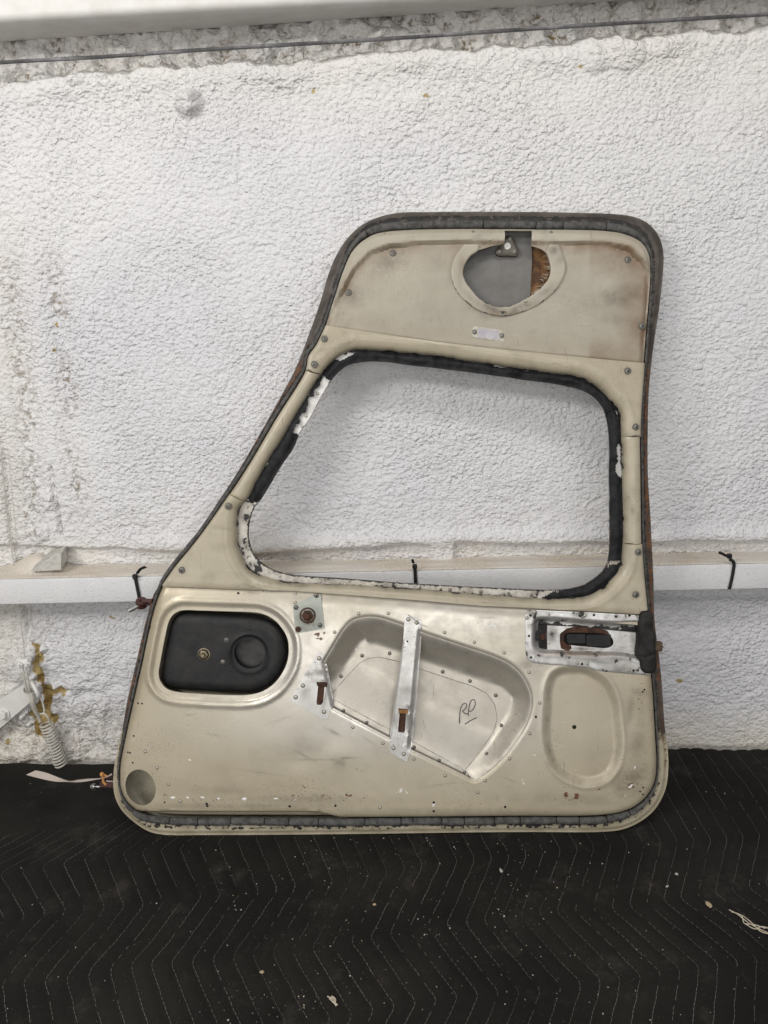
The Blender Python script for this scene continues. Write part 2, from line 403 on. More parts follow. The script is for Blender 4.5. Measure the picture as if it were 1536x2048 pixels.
def panel(name, loops, h, mat, parent, step=.004, thick=.002, rings=(), keep=None, extra=None, attrs=None, mats=None, fmat=None, jit=0.0):
    """height-field sheet inside loops[0] minus loops[1:], with a turned-back edge of the given thickness per loop"""
    pts = []; edges = []; k = 0
    thick = [thick] * len(loops) if np.isscalar(thick) else list(thick)
    for lp in loops:
        n = len(lp); pts.append(lp); edges += [(k + i, k + (i + 1) % n) for i in range(n)]; k += n
    own = np.concatenate([np.full(len(l), i) for i, l in enumerate(loops)])
    def dom(P):
        m = inside(P, loops[0])
        for hl in loops[1:]: m &= ~inside(P, hl)
        return m
    def dmin(P):
        return np.min([seg_dist(P, l)[0] for l in loops], axis=0)
    inner = []
    for li, lp in enumerate(loops):
        t = np.roll(lp, -1, 0) - np.roll(lp, 1, 0); t /= np.linalg.norm(t, axis=1)[:, None] + 1e-12
        nn = np.stack([-t[:, 1], t[:, 0]], 1)
        if (inside(lp + nn * 2e-4, loops[0]).mean() < .5) == (li == 0) if li == 0 else inside(lp + nn * 2e-4, lp).mean() > .5: nn = -nn
        for d in rings:
            q = lp + nn * d; q = q[dom(q)]
            if len(q): inner.append(q[dmin(q) > d * .93])
    rmax = max(rings) if len(rings) else 0
    if step:
        lo = loops[0].min(0); hi = loops[0].max(0)
        xs = np.arange(lo[0], hi[0], step); ys = np.arange(lo[1], hi[1], step * .866)
        X, Y = np.meshgrid(xs, ys); X[1::2] += step / 2
        G = np.stack([X.ravel(), Y.ravel()], 1)
        if jit: G = G + rng.uniform(-jit, jit, G.shape) * step
        G = G[dom(G)]; G = G[dmin(G) > max(step * .55, rmax + step * .4)]
        inner.append(G)
    allp = np.concatenate(pts + inner) if inner else np.concatenate(pts)
    if extra is not None:
        for seg in extra:
            k = len(allp); allp = np.concatenate([allp, seg]); edges += [(k + i, k + i + 1) for i in range(len(seg) - 1)]
    r = delaunay_2d_cdt([Vector(p) for p in allp.tolist()], edges, [], 0, 1e-7)
    P = np.array([tuple(v) for v in r[0]]); F = np.array(r[2])
    orig = r[3]
    c = P[F].mean(1); m = dom(c)
    if keep is not None: m &= keep(c)
    F = F[m]
    used = np.unique(F); re = -np.ones(len(P), int); re[used] = np.arange(len(used))
    lo_ = np.array([(own[orig[i][0]] if len(orig[i]) and orig[i][0] < len(own) else 0) for i in used])
    P = P[used]; F = re[F]
    a = P[F[:, 1]] - P[F[:, 0]]; b = P[F[:, 2]] - P[F[:, 0]]
    fl = (a[:, 0] * b[:, 1] - a[:, 1] * b[:, 0]) < 0; F[fl] = F[fl][:, ::-1]
    z = np.broadcast_to(h(P) if callable(h) else h, (len(P),)).astype(float)
    e = np.concatenate([F[:, [0, 1]], F[:, [1, 2]], F[:, [2, 0]]])
    key = np.sort(e, 1); _, inv, cnt = np.unique(key[:, 0] * 10**7 + key[:, 1], return_inverse=True, return_counts=True)
    be = e[cnt[inv] == 1]
    V = np.c_[P, z]; Fl = [tuple(x) for x in F.tolist()]
    bv = np.unique(be); mp = {int(v): len(V) + i for i, v in enumerate(bv)}
    th = np.array([thick[lo_[v]] for v in bv])
    V = np.vstack([V, np.c_[P[bv], z[bv] - th]])
    fm = [0] * len(Fl)
    for x, y in be.tolist():
        Fl.append((y, x, mp[x], mp[y])); fm.append(0)
    at = {}
    if attrs:
        q = attrs(P, z)
        for kk, v in q.items(): at[kk] = np.r_[np.broadcast_to(v, (len(P),)), np.broadcast_to(v, (len(P),))[bv]]
    return mesh_obj(name, V, Fl, mat, parent, fm, attrs=at)

def blobs(PX, lst):
    """sum of soft spots given in photo pixels: (x, y, rx, ry, angle, strength)"""
    s = np.zeros(len(PX))
    for x, y, rx, ry, an, st in lst:
        a = math.radians(an); dx = PX[:, 0] - x; dy = PX[:, 1] - y
        p = (dx * math.cos(a) + dy * math.sin(a)) / rx; q = (-dx * math.sin(a) + dy * math.cos(a)) / ry
        s = np.maximum(s, st * np.exp(-(p * p + q * q)))
    return s
def line_near(PX, pts, wd):
    d, _ = seg_dist(PX, np.asarray(pts, float), False)
    return np.exp(-(d / wd) ** 2)
def Z2(z, o, s): # zoom coordinates to photo coordinates
    return [(x / s + o[0], y / s + o[1]) for x, y in z]

# ================================================================== SETTING
def quad(name, x0, x1, y0, y1, z, mat):
    return mesh_obj(name, [(x0, y0, z), (x1, y0, z), (x1, y1, z), (x0, y1, z)], [(0, 1, 2, 3)], mat)
fl = quad('floor', -4, 4, -3, 2.2, -0.004, simple('concrete', (.36, .35, .335), (.44, .43, .41), 6, .8, 0, .4, 60))
tag(fl, kind='structure')

# ---- spray foam wall
def axis(a, b, lo, hi, fine, coarse):
    return np.unique(np.round(np.r_[np.arange(a, lo, coarse), np.arange(lo, hi, fine), np.arange(hi, b + coarse, coarse)], 5))
xs = axis(-1.9, 1.9, -.98, .98, .0036, .016); zs = axis(-.03, 2.2, -.02, 1.64, .0036, .016)
X, Zc = np.meshgrid(xs, zs); sh = X.shape
Xf = X.ravel(); Zf = Zc.ravel()
PX, PY = proj(np.stack([Xf, np.full_like(Xf, WALL_Y), Zf], 1))
h = .004 * fbm(Xf * 2.2, Zf * 2.2, 2, 1) + .0013 * fbm(Xf * 17, Zf * 17, 3, 5)
rgh = sst(-.25, .45, fbm(Xf * 3.1 + 7, Zf * 3.1, 3, 9))
wx = Xf + .004 * fbm(Xf * 60, Zf * 60, 2, 3); wz = Zf + .004 * fbm(Xf * 60 + 9, Zf * 60, 2, 4)
pop = .62 - worley(wx / .0125, wz / .0098, 11)
h += (.0016 + .0020 * rgh) * pop + .0008 * fbm(Xf * 110, Zf * 150, 2, 21)
# larger dimpled foam near the rail and below it
low = sst(860, 1010, PY)
h += low * .0030 * (.6 - worley(wx / .027, wz / .019, 31))
# top edge of the sprayed foam and the recess above it
jag = 14 * fbm(Xf * 14, Zf * 3, 3, 41)
yE = np.interp(PX, [-400, 0, 125, 270, 384, 768, 1068, 1288, 1536, 1900], [190, 172, 152, 136, 124, 102, 92, 72, 52, 20]) + jag
rec = 1 - sst(-14, 10, PY - yE)
h += .011 * np.exp(-((PY - yE - 26) / 26) ** 2) * (.6 + .5 * fbm(Xf * 12, Zf * 12, 2, 44))
chunk = fbm(Xf * 26, Zf * 26, 4, 51)
h = h * (1 - rec) + rec * (-.034 + .019 * chunk + .010 * (.6 - worley(Xf / .03, Zf / .022, 52)))
# lumps
for (lx, ly, lr, hh) in ((378, 205, 29, .026), (1250, 105, 40, .012), (1190, 120, 30, .010), (770, 60, 26, .012), (150, 150, 22, .012), (205, 140, 18, .014),
                         (835, 210, 26, .004), (100, 1000, 22, .008), (80, 1065, 22, .01)):
    d = np.hypot(PX - lx, (PY - ly)) / lr
    h += hh * np.clip(1 - d * d, 0, 1) ** .7 * (1 + .35 * fbm(Xf * 45, Zf * 45, 3, 61))
for (vx, y0_, y1_, dp_) in ((255, 360, 820, .0020), (722, 230, 420, .0022), (1312, 430, 900, .0016), (905, 240, 420, .0014), (480, 250, 700, .0012)):
    h -= dp_ * np.exp(-((PX - vx - 5 * fbm(Xf * 0, Zf * 9, 2, 87)) / 6) ** 2) * sst(y0_ - 40, y0_ + 40, PY) * (1 - sst(y1_ - 40, y1_ + 40, PY)) * (.6 + .8 * fbm(Xf * 5, Zf * 16, 2, 88))
# trowelled vertical strip and the ragged foam right of it
xc = np.interp(PY, [300, 540, 700, 900, 1070], [62, 66, 86, 108, 118])
strip = np.exp(-((PX - xc) / 17) ** 2) * sst(480, 540, PY) * (1 - sst(900, 1000, PY))
rag = np.exp(-((PX - xc - 40) / 22) ** 2) * np.clip(.55 + .9 * fbm(Xf * 9, Zf * 9, 2, 72), 0, 1.2) * sst(470, 560, PY) * (1 - sst(980, 1080, PY))
rag2 = np.exp(-((PX - xc + 48) / 26) ** 2) * sst(480, 600, PY) * (1 - sst(1060, 1100, PY))
h = h * (1 - .75 * strip) + .004 * strip
h += (rag + .6 * rag2) * (.0065 * fbm(Xf * 75, Zf * 60, 3, 71) - .003)
crack = line_near(np.stack([PX, PY], 1), [(102, 935), (108, 975), (116, 1010), (123, 1070)], 3.0)
h -= .011 * crack
# dark channel behind the thin wire
chx = np.interp(PY, [900, 1131, 1210, 1310], [8, 30, 40, 52])
h -= .012 * np.exp(-((PX - chx) / 7) ** 2) * sst(850, 930, PY) * (1 - sst(1290, 1320, PY))
# ledge line above the rail, then the band tucked behind the rail
yl = np.interp(PX, [0, 250, 500, 800, 1000, 1536], [1090, 1098, 1108, 1090, 1087, 1082]) + 4 * fbm(Xf * 8, Xf * 0, 2, 77)
bridge = sst(855, 862, PX) * (1 - sst(905, 914, PX))
dn = sst(-3, 4, PY - yl) * (1 - bridge)
ledge = (np.exp(-((PY - yl + 12) / 16) ** 2) * .010) * sst(180, 330, PX)
h += ledge - dn * (.017 - .0035 * pop * (1 - sst(1150, 1170, PY)))
h -= .010 * np.exp(-((PY - yl - 3) / 5) ** 2) * (1 - bridge) * sst(330, 560, PX) * (.6 + .5 * fbm(Xf * 6, Zf * 0, 2, 78))
under = sst(1196, 1215, PY)
h -= under * .012
h += .016 * sst(1235, 1340, PY + 20 * fbm(Xf * 7, Zf * 7, 2, 79))
big = sst(1300, 1400, PY) * (1 - sst(200, 330, PX))
h += big * .013 * fbm(Xf * 16, Zf * 16, 4, 81)
# torn patch of raw yellow foam round the spring
tp = np.array([(56, 1283), (70, 1300), (82, 1316), (76, 1335), (80, 1352), (88, 1376), (104, 1382), (131, 1384), (126, 1396), (104, 1394), (96, 1404), (100, 1428), (112, 1446), (100, 1452), (90, 1470), (86, 1486), (64, 1478), (62, 1452), (66, 1438), (52, 1430), (58, 1416), (80, 1408), (78, 1385), (66, 1368), (62, 1340), (66, 1318)], float)
PXY = np.stack([PX + 8 * fbm(Xf * 45, Zf * 45, 3, 83), PY + 8 * fbm(Xf * 45 + 4, Zf * 45, 3, 84)], 1)
ty = np.where(inside(PXY, tp), 1.0, 0.0)
dt, _ = seg_dist(PXY, tp); sdt = np.where(ty > .5, dt, -dt)
yel = sst(-5, 4, sdt)
h = h * (1 - yel) + yel * (-.020 + .010 * fbm(Xf * 45, Zf * 45, 4, 85))
h += .010 * np.exp(-((sdt + 6) / 5) ** 2) * (.5 + fbm(Xf * 40, Zf * 40, 2, 86))
# attributes
dirt = np.maximum.reduce([rag * 1.0, rag2 * .7, crack * 1.0, rec * sst(.15, -.5, chunk) * .95,
    np.exp(-((PY - yE + 8) / 9) ** 2) * .75, .55 * sst(1360, 1470, PY) * (1 - sst(180, 330, PX)), .35 * sst(1200, 1212, PY) * (1 - sst(90, 200, PX))])
cream = np.maximum.reduce([.5 * sst(1060, 1110, PY) * (1 - sst(1150, 1170, PY)), .9 * sst(1390, 1500, PY), .35 * (1 - sst(100, 330, PY)),
                           .5 * sst(100, 0, PX) * sst(300, 700, PY)])
yv = np.maximum(yel, .8 * np.exp(-(((PX - 35) / 10) ** 2 + ((PY - 1130) / 12) ** 2)))
for (sx, sy, rx, ry) in ((1362, 1367, 11, 6), (212, 1243, 5, 4), (220, 1246, 6, 3), (627, 182, 5, 9), (1160, 135, 8, 6), (113, 650, 5, 7), (108, 700, 4, 5), (850, 192, 12, 5), (10, 1490, 7, 9), (1110, 62, 12, 8)):
    yv = np.maximum(yv, .8 * np.exp(-(((PX - sx) / rx) ** 2 + ((PY - sy) / ry) ** 2)))
Vw = np.stack([Xf, WALL_Y - h, Zf], 1)
nx = sh[1]; ii = np.arange(sh[0] - 1)[:, None] * nx + np.arange(nx - 1)[None]
Fw = np.stack([ii, ii + 1, ii + 1 + nx, ii + nx], -1).reshape(-1, 4)
b = NB('sprayed_foam_white_paint')
c = b.mix(b.ramp(b.noise(2.2, 4), .35, .7), (.735, .730, .735), (.69, .686, .71))
c = b.mix(b.math('MULTIPLY', b.attr('cream'), b.ramp(b.noise(6, 3), .25, .65, .35, .9)), c, (.71, .66, .56))
sp1 = b.math('MULTIPLY', b.ramp(b.noise(150, 4, .65), .60, .70), b.ramp(b.noise(3.3, 3), .42, .66, .10, .55))
c = b.mix(sp1, c, (.34, .30, .25))
d1 = b.math('MULTIPLY', b.attr('dirt'), b.ramp(b.noise(95, 5, .7), .47, .62))
c = b.mix(d1, c, (.23, .18, .12))
ye = b.ramp(b.math('ADD', b.attr('yellow'), b.math('MULTIPLY', b.math('SUBTRACT', b.noise(70, 4, .7), .5), 1.3)), .32, .72)
c = b.mix(ye, c, b.mix(b.ramp(b.noise(28, 4, .6), .35, .65), (.26, .165, .05), (.45, .35, .16)))
wv = b.n('ShaderNodeVectorMath', operation='ADD'); nv = b.n('ShaderNodeTexNoise'); b.l(b.co, nv.inputs['Vector']); nv.inputs['Scale'].default_value = 120; nv.inputs['Detail'].default_value = 2
sv = b.n('ShaderNodeVectorMath', operation='SCALE'); b.l(nv.outputs['Color'], sv.inputs[0]); sv.inputs['Scale'].default_value = .0085
b.l(b.scaled((1, 1, 1.3)), wv.inputs[0]); b.l(sv.outputs[0], wv.inputs[1])
v1 = b.vor(118, 'SMOOTH_F1', co=wv.outputs[0]); v2 = b.vor(215, 'SMOOTH_F1', co=wv.outputs[0])
amp = b.ramp(b.noise(5.5, 3), .3, .7, .62, 1.1)
hh = b.math('ADD', b.math('MULTIPLY', v1, -1.0), b.math('ADD', b.math('MULTIPLY', v2, -.45), b.math('MULTIPLY', b.noise(420, 3, .6), .22)))
nr = b.bump(b.math('MULTIPLY', hh, amp), .9, .0064)
wall_mat = b.set(color=c, rough=.72, normal=nr, spec=.3)
me = bpy.data.meshes.new('foam_wall')
me.vertices.add(len(Vw)); me.vertices.foreach_set('co', Vw.astype(np.float32).ravel())
me.loops.add(len(Fw) * 4); me.loops.foreach_set('vertex_index', Fw.astype(np.int32).ravel())
me.polygons.add(len(Fw)); me.polygons.foreach_set('loop_start', np.arange(0, len(Fw) * 4, 4, dtype=np.int32))
me.polygons.foreach_set('use_smooth', np.ones(len(Fw), bool))
me.update(calc_edges=True)
for k, v in (('dirt', dirt), ('cream', cream), ('yellow', yv)):
    a = me.attributes.new(k, 'FLOAT', 'POINT'); a.data.foreach_set('value', np.clip(v, 0, 1).astype(np.float32))
me.materials.append(wall_mat)
wo_ = bpy.data.objects.new('foam_wall', me); COL.objects.link(wo_)
tag(wo_, 'white painted spray foam wall with a pebbly surface behind the door', 'wall', kind='thing')

# ---- overhead white beam with its rounded lower lip
def beam():
    pr = .080
    fr = [WL(0, 42, pr)[0], WL(760, 1, pr)[0]]; bk = [WL(0, 84, -.03)[0], WL(1193, 5, -.03)[0]]
    def at(two, x):
        t = (x - two[0][0]) / (two[1][0] - two[0][0]); return two[0] + (two[1] - two[0]) * t
    V = []; F = []; xs_ = np.linspace(-1.9, 1.9, 40)
    for x in xs_:
        a = at(fr, x); k = at(bk, x)
        wob = .0012 * math.sin(x * 5.1)
        r = .012
        prof = [(a[1], a[2] + .30), (a[1] + wob, a[2] + .05)]
        for th in np.linspace(0, math.pi / 2, 7):
            prof.append((a[1] + wob + r - r * math.cos(th), a[2] + r - r * math.sin(th)))
        prof += [(k[1] - .06, k[2] + (a[2] - k[2]) * .5), (k[1], k[2]), (k[1], k[2] + .30)]
        V += [(x, y, z) for y, z in prof]
    n = len(prof)
    for i in range(len(xs_) - 1):
        for j in range(n):
            F.append((i * n + j, i * n + (j + 1) % n, (i + 1) * n + (j + 1) % n, (i + 1) * n + j))
    F.append(tuple(range(n))); F.append(tuple((len(xs_) - 1) * n + j for j in range(n))[::-1])
    return mesh_obj('roof_beam', V, F, M['white_metal'], sharp=50)
tag(beam(), 'white painted steel beam with rounded lower lip overhanging the wall top', 'beam', kind='thing')

# ---- twisted steel cable under the beam
pc = np.array([WL(x, y, .022)[0] for x, y in ((-500, 160), (0, 125), (200, 114), (400, 100), (768, 78), (1068, 57.5), (1536, 28.5), (2000, 0))])
pc = resample(catmull(pc, False, 30), .006, False)
mb = MB()
tt = np.gradient(pc, axis=0); tt /= np.linalg.norm(tt, axis=1)[:, None]
ua = np.array([0, 0, 1.]) - tt * tt[:, 2:3]; ua /= np.linalg.norm(ua, axis=1)[:, None]; ub = np.cross(tt, ua)
s = np.arange(len(pc)) * .006
for k in range(6):
    ph = s / .040 * 2 * math.pi + k * math.pi / 3
    mb.tube(pc + .0022 * (np.cos(ph)[:, None] * ua + np.sin(ph)[:, None] * ub), .00135, 6)
tag(mb.build('steel_cable', M['rope']), 'thin twisted grey steel cable stretched along the top of the wall', 'cable')

# ---- horizontal white rail (square tube)
RP = .063
def rail():
    yt = WL(768, 1139, RP)[0]; zb = WL(768, 1192, RP)[0]
    y0 = yt[1]; z1 = WL(140, 1158, RP)[0][2]; z0 = WL(140, 1208, RP)[0][2]
    z1 = (z1 + WL(1400, 1128, RP)[0][2]) / 2; z0 = (z0 + WL(1400, 1180, RP)[0][2]) / 2
    r = .004; prof = []
    for cy, cz, a0 in ((y0 + r, z0 + r, math.pi), (WALL_Y + .03, z0 + r, 1.5 * math.pi), (WALL_Y + .03, z1 - r, 0), (y0 + r, z1 - r, .5 * math.pi)):
        for q in np.linspace(0, math.pi / 2, 4):
            th = a0 + q; prof.append((cy + r * math.cos(th), cz + r * math.sin(th)))
    V = []; F = []; xs_ = np.linspace(-1.9, 1.9, 20); n = len(prof)
    for x in xs_: V += [(x, y, z) for y, z in prof]
    for i in range(len(xs_) - 1):
        for j in range(n): F.append((i * n + j, (i + 1) * n + j, (i + 1) * n + (j + 1) % n, i * n + (j + 1) % n))
    F.append(tuple(range(n))); F.append(tuple((len(xs_) - 1) * n + j for j in range(n))[::-1])
    b = NB('rail_white_paint')
    c = b.mix(b.ramp(b.noise(9, 4), .35, .7), (.73, .725, .725), (.69, .69, .70))
    c = b.mix(b.math('MULTIPLY', b.ramp(b.noise(230, 3, .6), .63, .70), .5), c, (.42, .38, .32))
    drops = b.ramp(b.noise(330, 2, .5), .52, .70)
    return mesh_obj('wall_rail', V, F, b.set(color=c, rough=.5, normal=b.bump(drops, .5, .0014)), sharp=30), y0, z0, z1
ro, RY, RZ0, RZ1 = rail()
tag(ro, 'white painted square steel rail running level along the wall behind the door', 'rail')

# crumbs lying on the rail's upper face
xg = np.arange(-1.3, 1.3, .0032); yg = np.arange(RY + .001, WALL_Y + .012, .0032)
Xg, Yg = np.meshgrid(xg, yg); xf = Xg.ravel(); yf = Yg.ravel()
hp = .0010 + .0018 * np.clip(fbm(xf * 9, yf * 30, 2, 91) + .5, 0, 2) + .0016 * np.clip(fbm(xf * 260, yf * 260, 2, 92), -.2, 1)
pxl = proj(np.stack([xf, yf, np.full_like(xf, RZ1)], 1))[0]
hp += .030 * np.exp(-((pxl - 78) / 42) ** 2) * sst(RY + .01, WALL_Y, yf)
hp *= sst(RY, RY + .006, yf) * .8 + .2
nxg = len(xg); ii = np.arange(len(yg) - 1)[:, None] * nxg + np.arange(nxg - 1)[None]
b = NB('foam_dust'); c = b.mix(b.ramp(b.noise(420, 3, .6), .35, .65), (.73, .67, .58), (.50, .43, .35))
c = b.mix(b.ramp(b.noise(7, 3), .4, .65), c, (.66, .62, .56))
du = mesh_obj('foam_dust', np.stack([xf, yf, RZ1 + .0005 + hp], 1), np.stack([ii, ii + 1, ii + 1 + nxg, ii + nxg], -1).reshape(-1, 4),
              b.set(color=c, rough=.95, normal=b.bump(b.noise(500, 2), .5, .001)), sharp=180)
tag(du, 'sandy cream foam crumbs lying along the top of the white rail', 'dust', kind='stuff')
a = WL(62, 1143, .05)[0]; bpt = WL(122, 1140, .05)[0]; c3 = WL(122, 1108, .03)[0]; c4 = WL(113, 1104, .01)[0]
mb = MB(); bk = np.array([0, .035, .01])
mb.add([a, bpt, c3, c4, a + bk, bpt + bk, c3 + bk, c4 + bk], [(0, 1, 2, 3), (4, 7, 6, 5), (0, 4, 5, 1), (1, 5, 6, 2), (2, 6, 7, 3), (3, 7, 4, 0)])
tag(mb.build('foam_chunk', simple('cut_grey_foam', (.40, .385, .35), (.50, .48, .44), 90, .95, 0, .9, 200), sharp=20),
    'grey cut wedge of foam sitting on the left of the white rail', 'foam chunk')

# ---- cable ties round the rail
def cable_tie(label, strap, head, tail, hang=False):
    mm = np.mean([strap[0][0], strap[-1][0]])
    base = WL(strap[0][0], strap[0][1], RP)[0]
    root = empty('cable_tie', Matrix.Translation(Vector(base)), label, 'cable tie', 'black cable ties round the rail')
    def W(p, off): return WL(p[0], p[1], RP + off)[0] - base
    pts = resample(catmull(np.array([W(p, .0035) for p in strap]), False), .004, False)
    if not hang: # the band goes on over the rail's top and under it
        pts = np.vstack([pts, [pts[-1] + (0, .012, -.001), pts[-1] + (0, .06, -.001)]])
    mb = MB(); mb.tube(pts, .0036, 8, up=(0, 1, 0), flat=.32); mb.build('strap', M['tie'], root)
    mb = MB(); hc = W(head[0], .006); an = math.radians(head[1])
    R = np.array([[math.cos(an), 0, -math.sin(an)], [0, 1, 0], [math.sin(an), 0, math.cos(an)]])
    mb.box(hc, (.0105, .009, .0105), R, bev=.002); mb.build('head', M['tie'], root)
    tp_ = resample(catmull(np.array([W(p, .006 + .008 * i) for i, p in enumerate(tail)]), False), .002, False)
    mb = MB(); mb.tube(tp_, .0032, 6, up=(0, 1, 0), flat=.35)
    for q in tp_[2::2]: mb.box(q + (0.0026, -.0006, -.001), (.0016, .0016, .0016))
    mb.build('tail', M['tie'], root)
cable_tie('black cable tie on the rail hooked onto the brown hinge lug left of the door', [(271, 1158), (275, 1178), (280, 1203)], ((270, 1153), 8), [(274, 1147), (281, 1138), (291, 1134)], True)
cable_tie('black cable tie round the rail seen through the window opening of the door', [(830, 1138), (831, 1160), (832, 1186)], ((829.5, 1133), 0), [(827, 1126), (824.5, 1119)])
cable_tie('black bent cable tie round the rail to the right of the door', [(1459, 1118), (1467.5, 1125), (1466, 1145), (1459, 1178)], ((1458.5, 1112), 4), [(1452, 1112), (1446, 1108), (1438, 1105)])

# ---- left: thin wire, clip, link, spring, gusset
wire = np.array([WL(x, y, o)[0] for x, y, o in ((2, 905, .012), (12, 1010, .012), (27, 1131, .004), (38, 1210, .004), (44, 1265, .012), (50, 1320, .022))])
mb = MB(); mb.tube(resample(catmull(wire, False), .01, False), .0013, 6)
tag(mb.build('guy_wire', M['rope_white']), 'thin white painted wire running down the wall to the clip at left', 'wire')
base = WL(48, 1326, .025)[0]
root = empty('wire_clip', Matrix.Translation(Vector(base)), 'white painted wire rope clip holding a cable loop beside the yellow foam', 'wire clip')
def WB(x, y, o): return WL(x, y, o)[0] - base
mb = MB(); mb.box(WB(48, 1324, .028), (.030, .016, .017), bev=.006); mb.build('saddle', M['white_metal'], root)
for x, y in ((40.5, 1329), (56, 1327)):
    mb = MB(); mb.lathe(WB(x, y, .036), [(0, .011), (.0035, .011), (.0035, .004), (.0068, .004), (.0068, -.002), (0, -.002)], 6, (0, -1, 0)); mb.build('nut', M['white_metal'], root)
for sx in (-3.2, 3.2):
    pts = np.array([WB(49 + sx, 1334, .03), WB(51 + sx * 1.1, 1352, .032), WB(55 + sx * .9, 1374, .030), WB(58 + sx * .3, 1383, .024)])
    mb = MB(); mb.tube(resample(catmull(pts, False), .004, False), .0023, 8); mb.build('cable_strand', M['rope_white'], root)
th = np.linspace(0, 2 * math.pi, 28, endpoint=False)
ctr = WL(69, 1378, .024)[0]
mb = MB(); mb.tube(np.stack([ctr[0] + .0145 * np.cos(th) * .9 - .004 * np.sin(th), ctr[1] - .016 * np.cos(th), ctr[2] + .0165 * np.sin(th)], 1), .0044, 10, closed=True)
tag(mb.build('ring_link', M['white_metal']), 'white painted steel ring joining the wire clip and the spring', 'ring')
def W0(x, y, o): return WL(x, y, o)[0]
gp = [W0(*p, .016) for p in ((-160, 1500), (46, 1370), (56, 1372), (64, 1396), (60, 1405), (-160, 1594))]
gh = np.array([[p[0], p[2]] for p in gp]); hcx = W0(55, 1381, .016); hol = np.stack([hcx[0] + .0095 * np.cos(th), hcx[2] + .009 * np.sin(th)], 1)
r_ = delaunay_2d_cdt([Vector(p) for p in np.vstack([gh, hol]).tolist()], [(i, (i + 1) % 6) for i in range(6)] + [(6 + i, 6 + (i + 1) % 28) for i in range(28)], [], 0, 1e-7)
Pq = np.array([tuple(v) for v in r_[0]]); Fq = np.array(r_[2]); cq = Pq[Fq].mean(1); Fq = Fq[inside(cq, gh) & ~inside(cq, hol)]
yg0 = gp[0][1]; nq = len(Pq)
Vq = np.vstack([np.c_[Pq[:, 0], np.full(nq, yg0), Pq[:, 1]], np.c_[Pq[:, 0], np.full(nq, yg0 + .007), Pq[:, 1]]])
Fl = [tuple(f) for f in Fq] + [tuple(f[::-1] + nq) for f in Fq]
Fl += [(i, (i + 1) % 6, (i + 1) % 6 + nq, i + nq) for i in range(6)] + [(6 + i, 6 + (i + 1) % 28, 6 + (i + 1) % 28 + nq, 6 + i + nq) for i in range(28)]
g0 = mesh_obj('brace_plate', Vq, Fl, M['white_metal'], sharp=30)
tag(g0, 'flat white steel brace plate slanting in from the left edge', 'brace')
mb = MB(); mb.lathe(W0(8, 1428, .016), [(0, .011), (.0095, .011), (.011, .0095), (.011, .001), (.0155, .001), (.0155, 0)], 6, (-.15, -1, .1)); mb.build('bolt', M['white_metal'], g0)
# spring with its two end hooks
base = W0(93, 1447, .02)
root = empty('coil_spring', Matrix.Translation(Vector(base)), 'cream painted coil spring hanging below the white ring at the left', 'spring')
A_ = W0(92, 1446, .022) - base; B_ = W0(123, 1532, .014) - base
ax = B_ - A_; Ls = np.linalg.norm(ax); ax /= Ls; e1 = np.cross(ax, (0, 1, 0)); e1 /= np.linalg.norm(e1); e2v = np.cross(ax, e1)
q = np.linspace(0, 1, 15 * 18); ang = q * 15 * 2 * math.pi
mb = MB(); mb.tube(A_ + q[:, None] * Ls * ax + .0135 * (np.cos(ang)[:, None] * e1 + np.sin(ang)[:, None] * e2v), .0021, 8); mb.build('coil', M['rope_white'], root)
for pts in ([(62, 1386, .034), (64, 1400, .036), (69, 1418, .030), (76, 1432, .024), (80, 1444, .022)], [(80, 1390, .026), (86, 1408, .026), (88, 1424, .028), (84, 1428, .03)], [(80, 1428, .028), (90, 1428, .03), (96, 1436, .03), (101, 1446, .026)]):
    p = np.array([W0(*z) for z in pts]) - base
    mb = MB(); mb.tube(resample(catmull(p, False), .003, False), np.linspace(.0072, .0030, len(resample(catmull(p, False), .003, False))) if pts[0][0] == 62 else .0021, 8); mb.build('hook', M['rope_white'], root)

# ================================================================== BLANKET
rowsZ = [(-700, 1830), (2, 1745), (40, 1737), (107, 1727), (212, 1705), (345, 1697), (700, 1640), (1100, 1585), (1536, 1555), (2300, 1480)]
rowA = [(-700, 1905), (42, 1835), (192, 1815), (340, 1803), (490, 1785), (562, 1775), (740, 1752), (808, 1737), (913, 1722), (1053, 1708), (1253, 1687), (1513, 1668), (2300, 1590)]
rowB = [(-700, 2050), (80, 1960), (162, 1948), (245, 1934), (370, 1924), (495, 1910), (655, 1886), (773, 1867), (963, 1842), (1113, 1822), (1225, 1817), (1370, 1792), (1508, 1774), (2300, 1690)]
rowC = [(-700, 2200), (690, 2030), (818, 2002), (988, 1980), (1073, 1976), (1238, 1955), (1363, 1938), (1525, 1915), (2300, 1820)]
def rowf(r): # photo row -> floor curve y(x)
    p = np.array([FL(*q)[0] for q in r]); return p[:, 0], p[:, 1]
RZ, RA, RB, RC = map(rowf, (rowsZ, rowA, rowB, rowC))
yat = lambda R, x: np.interp(x, *R)
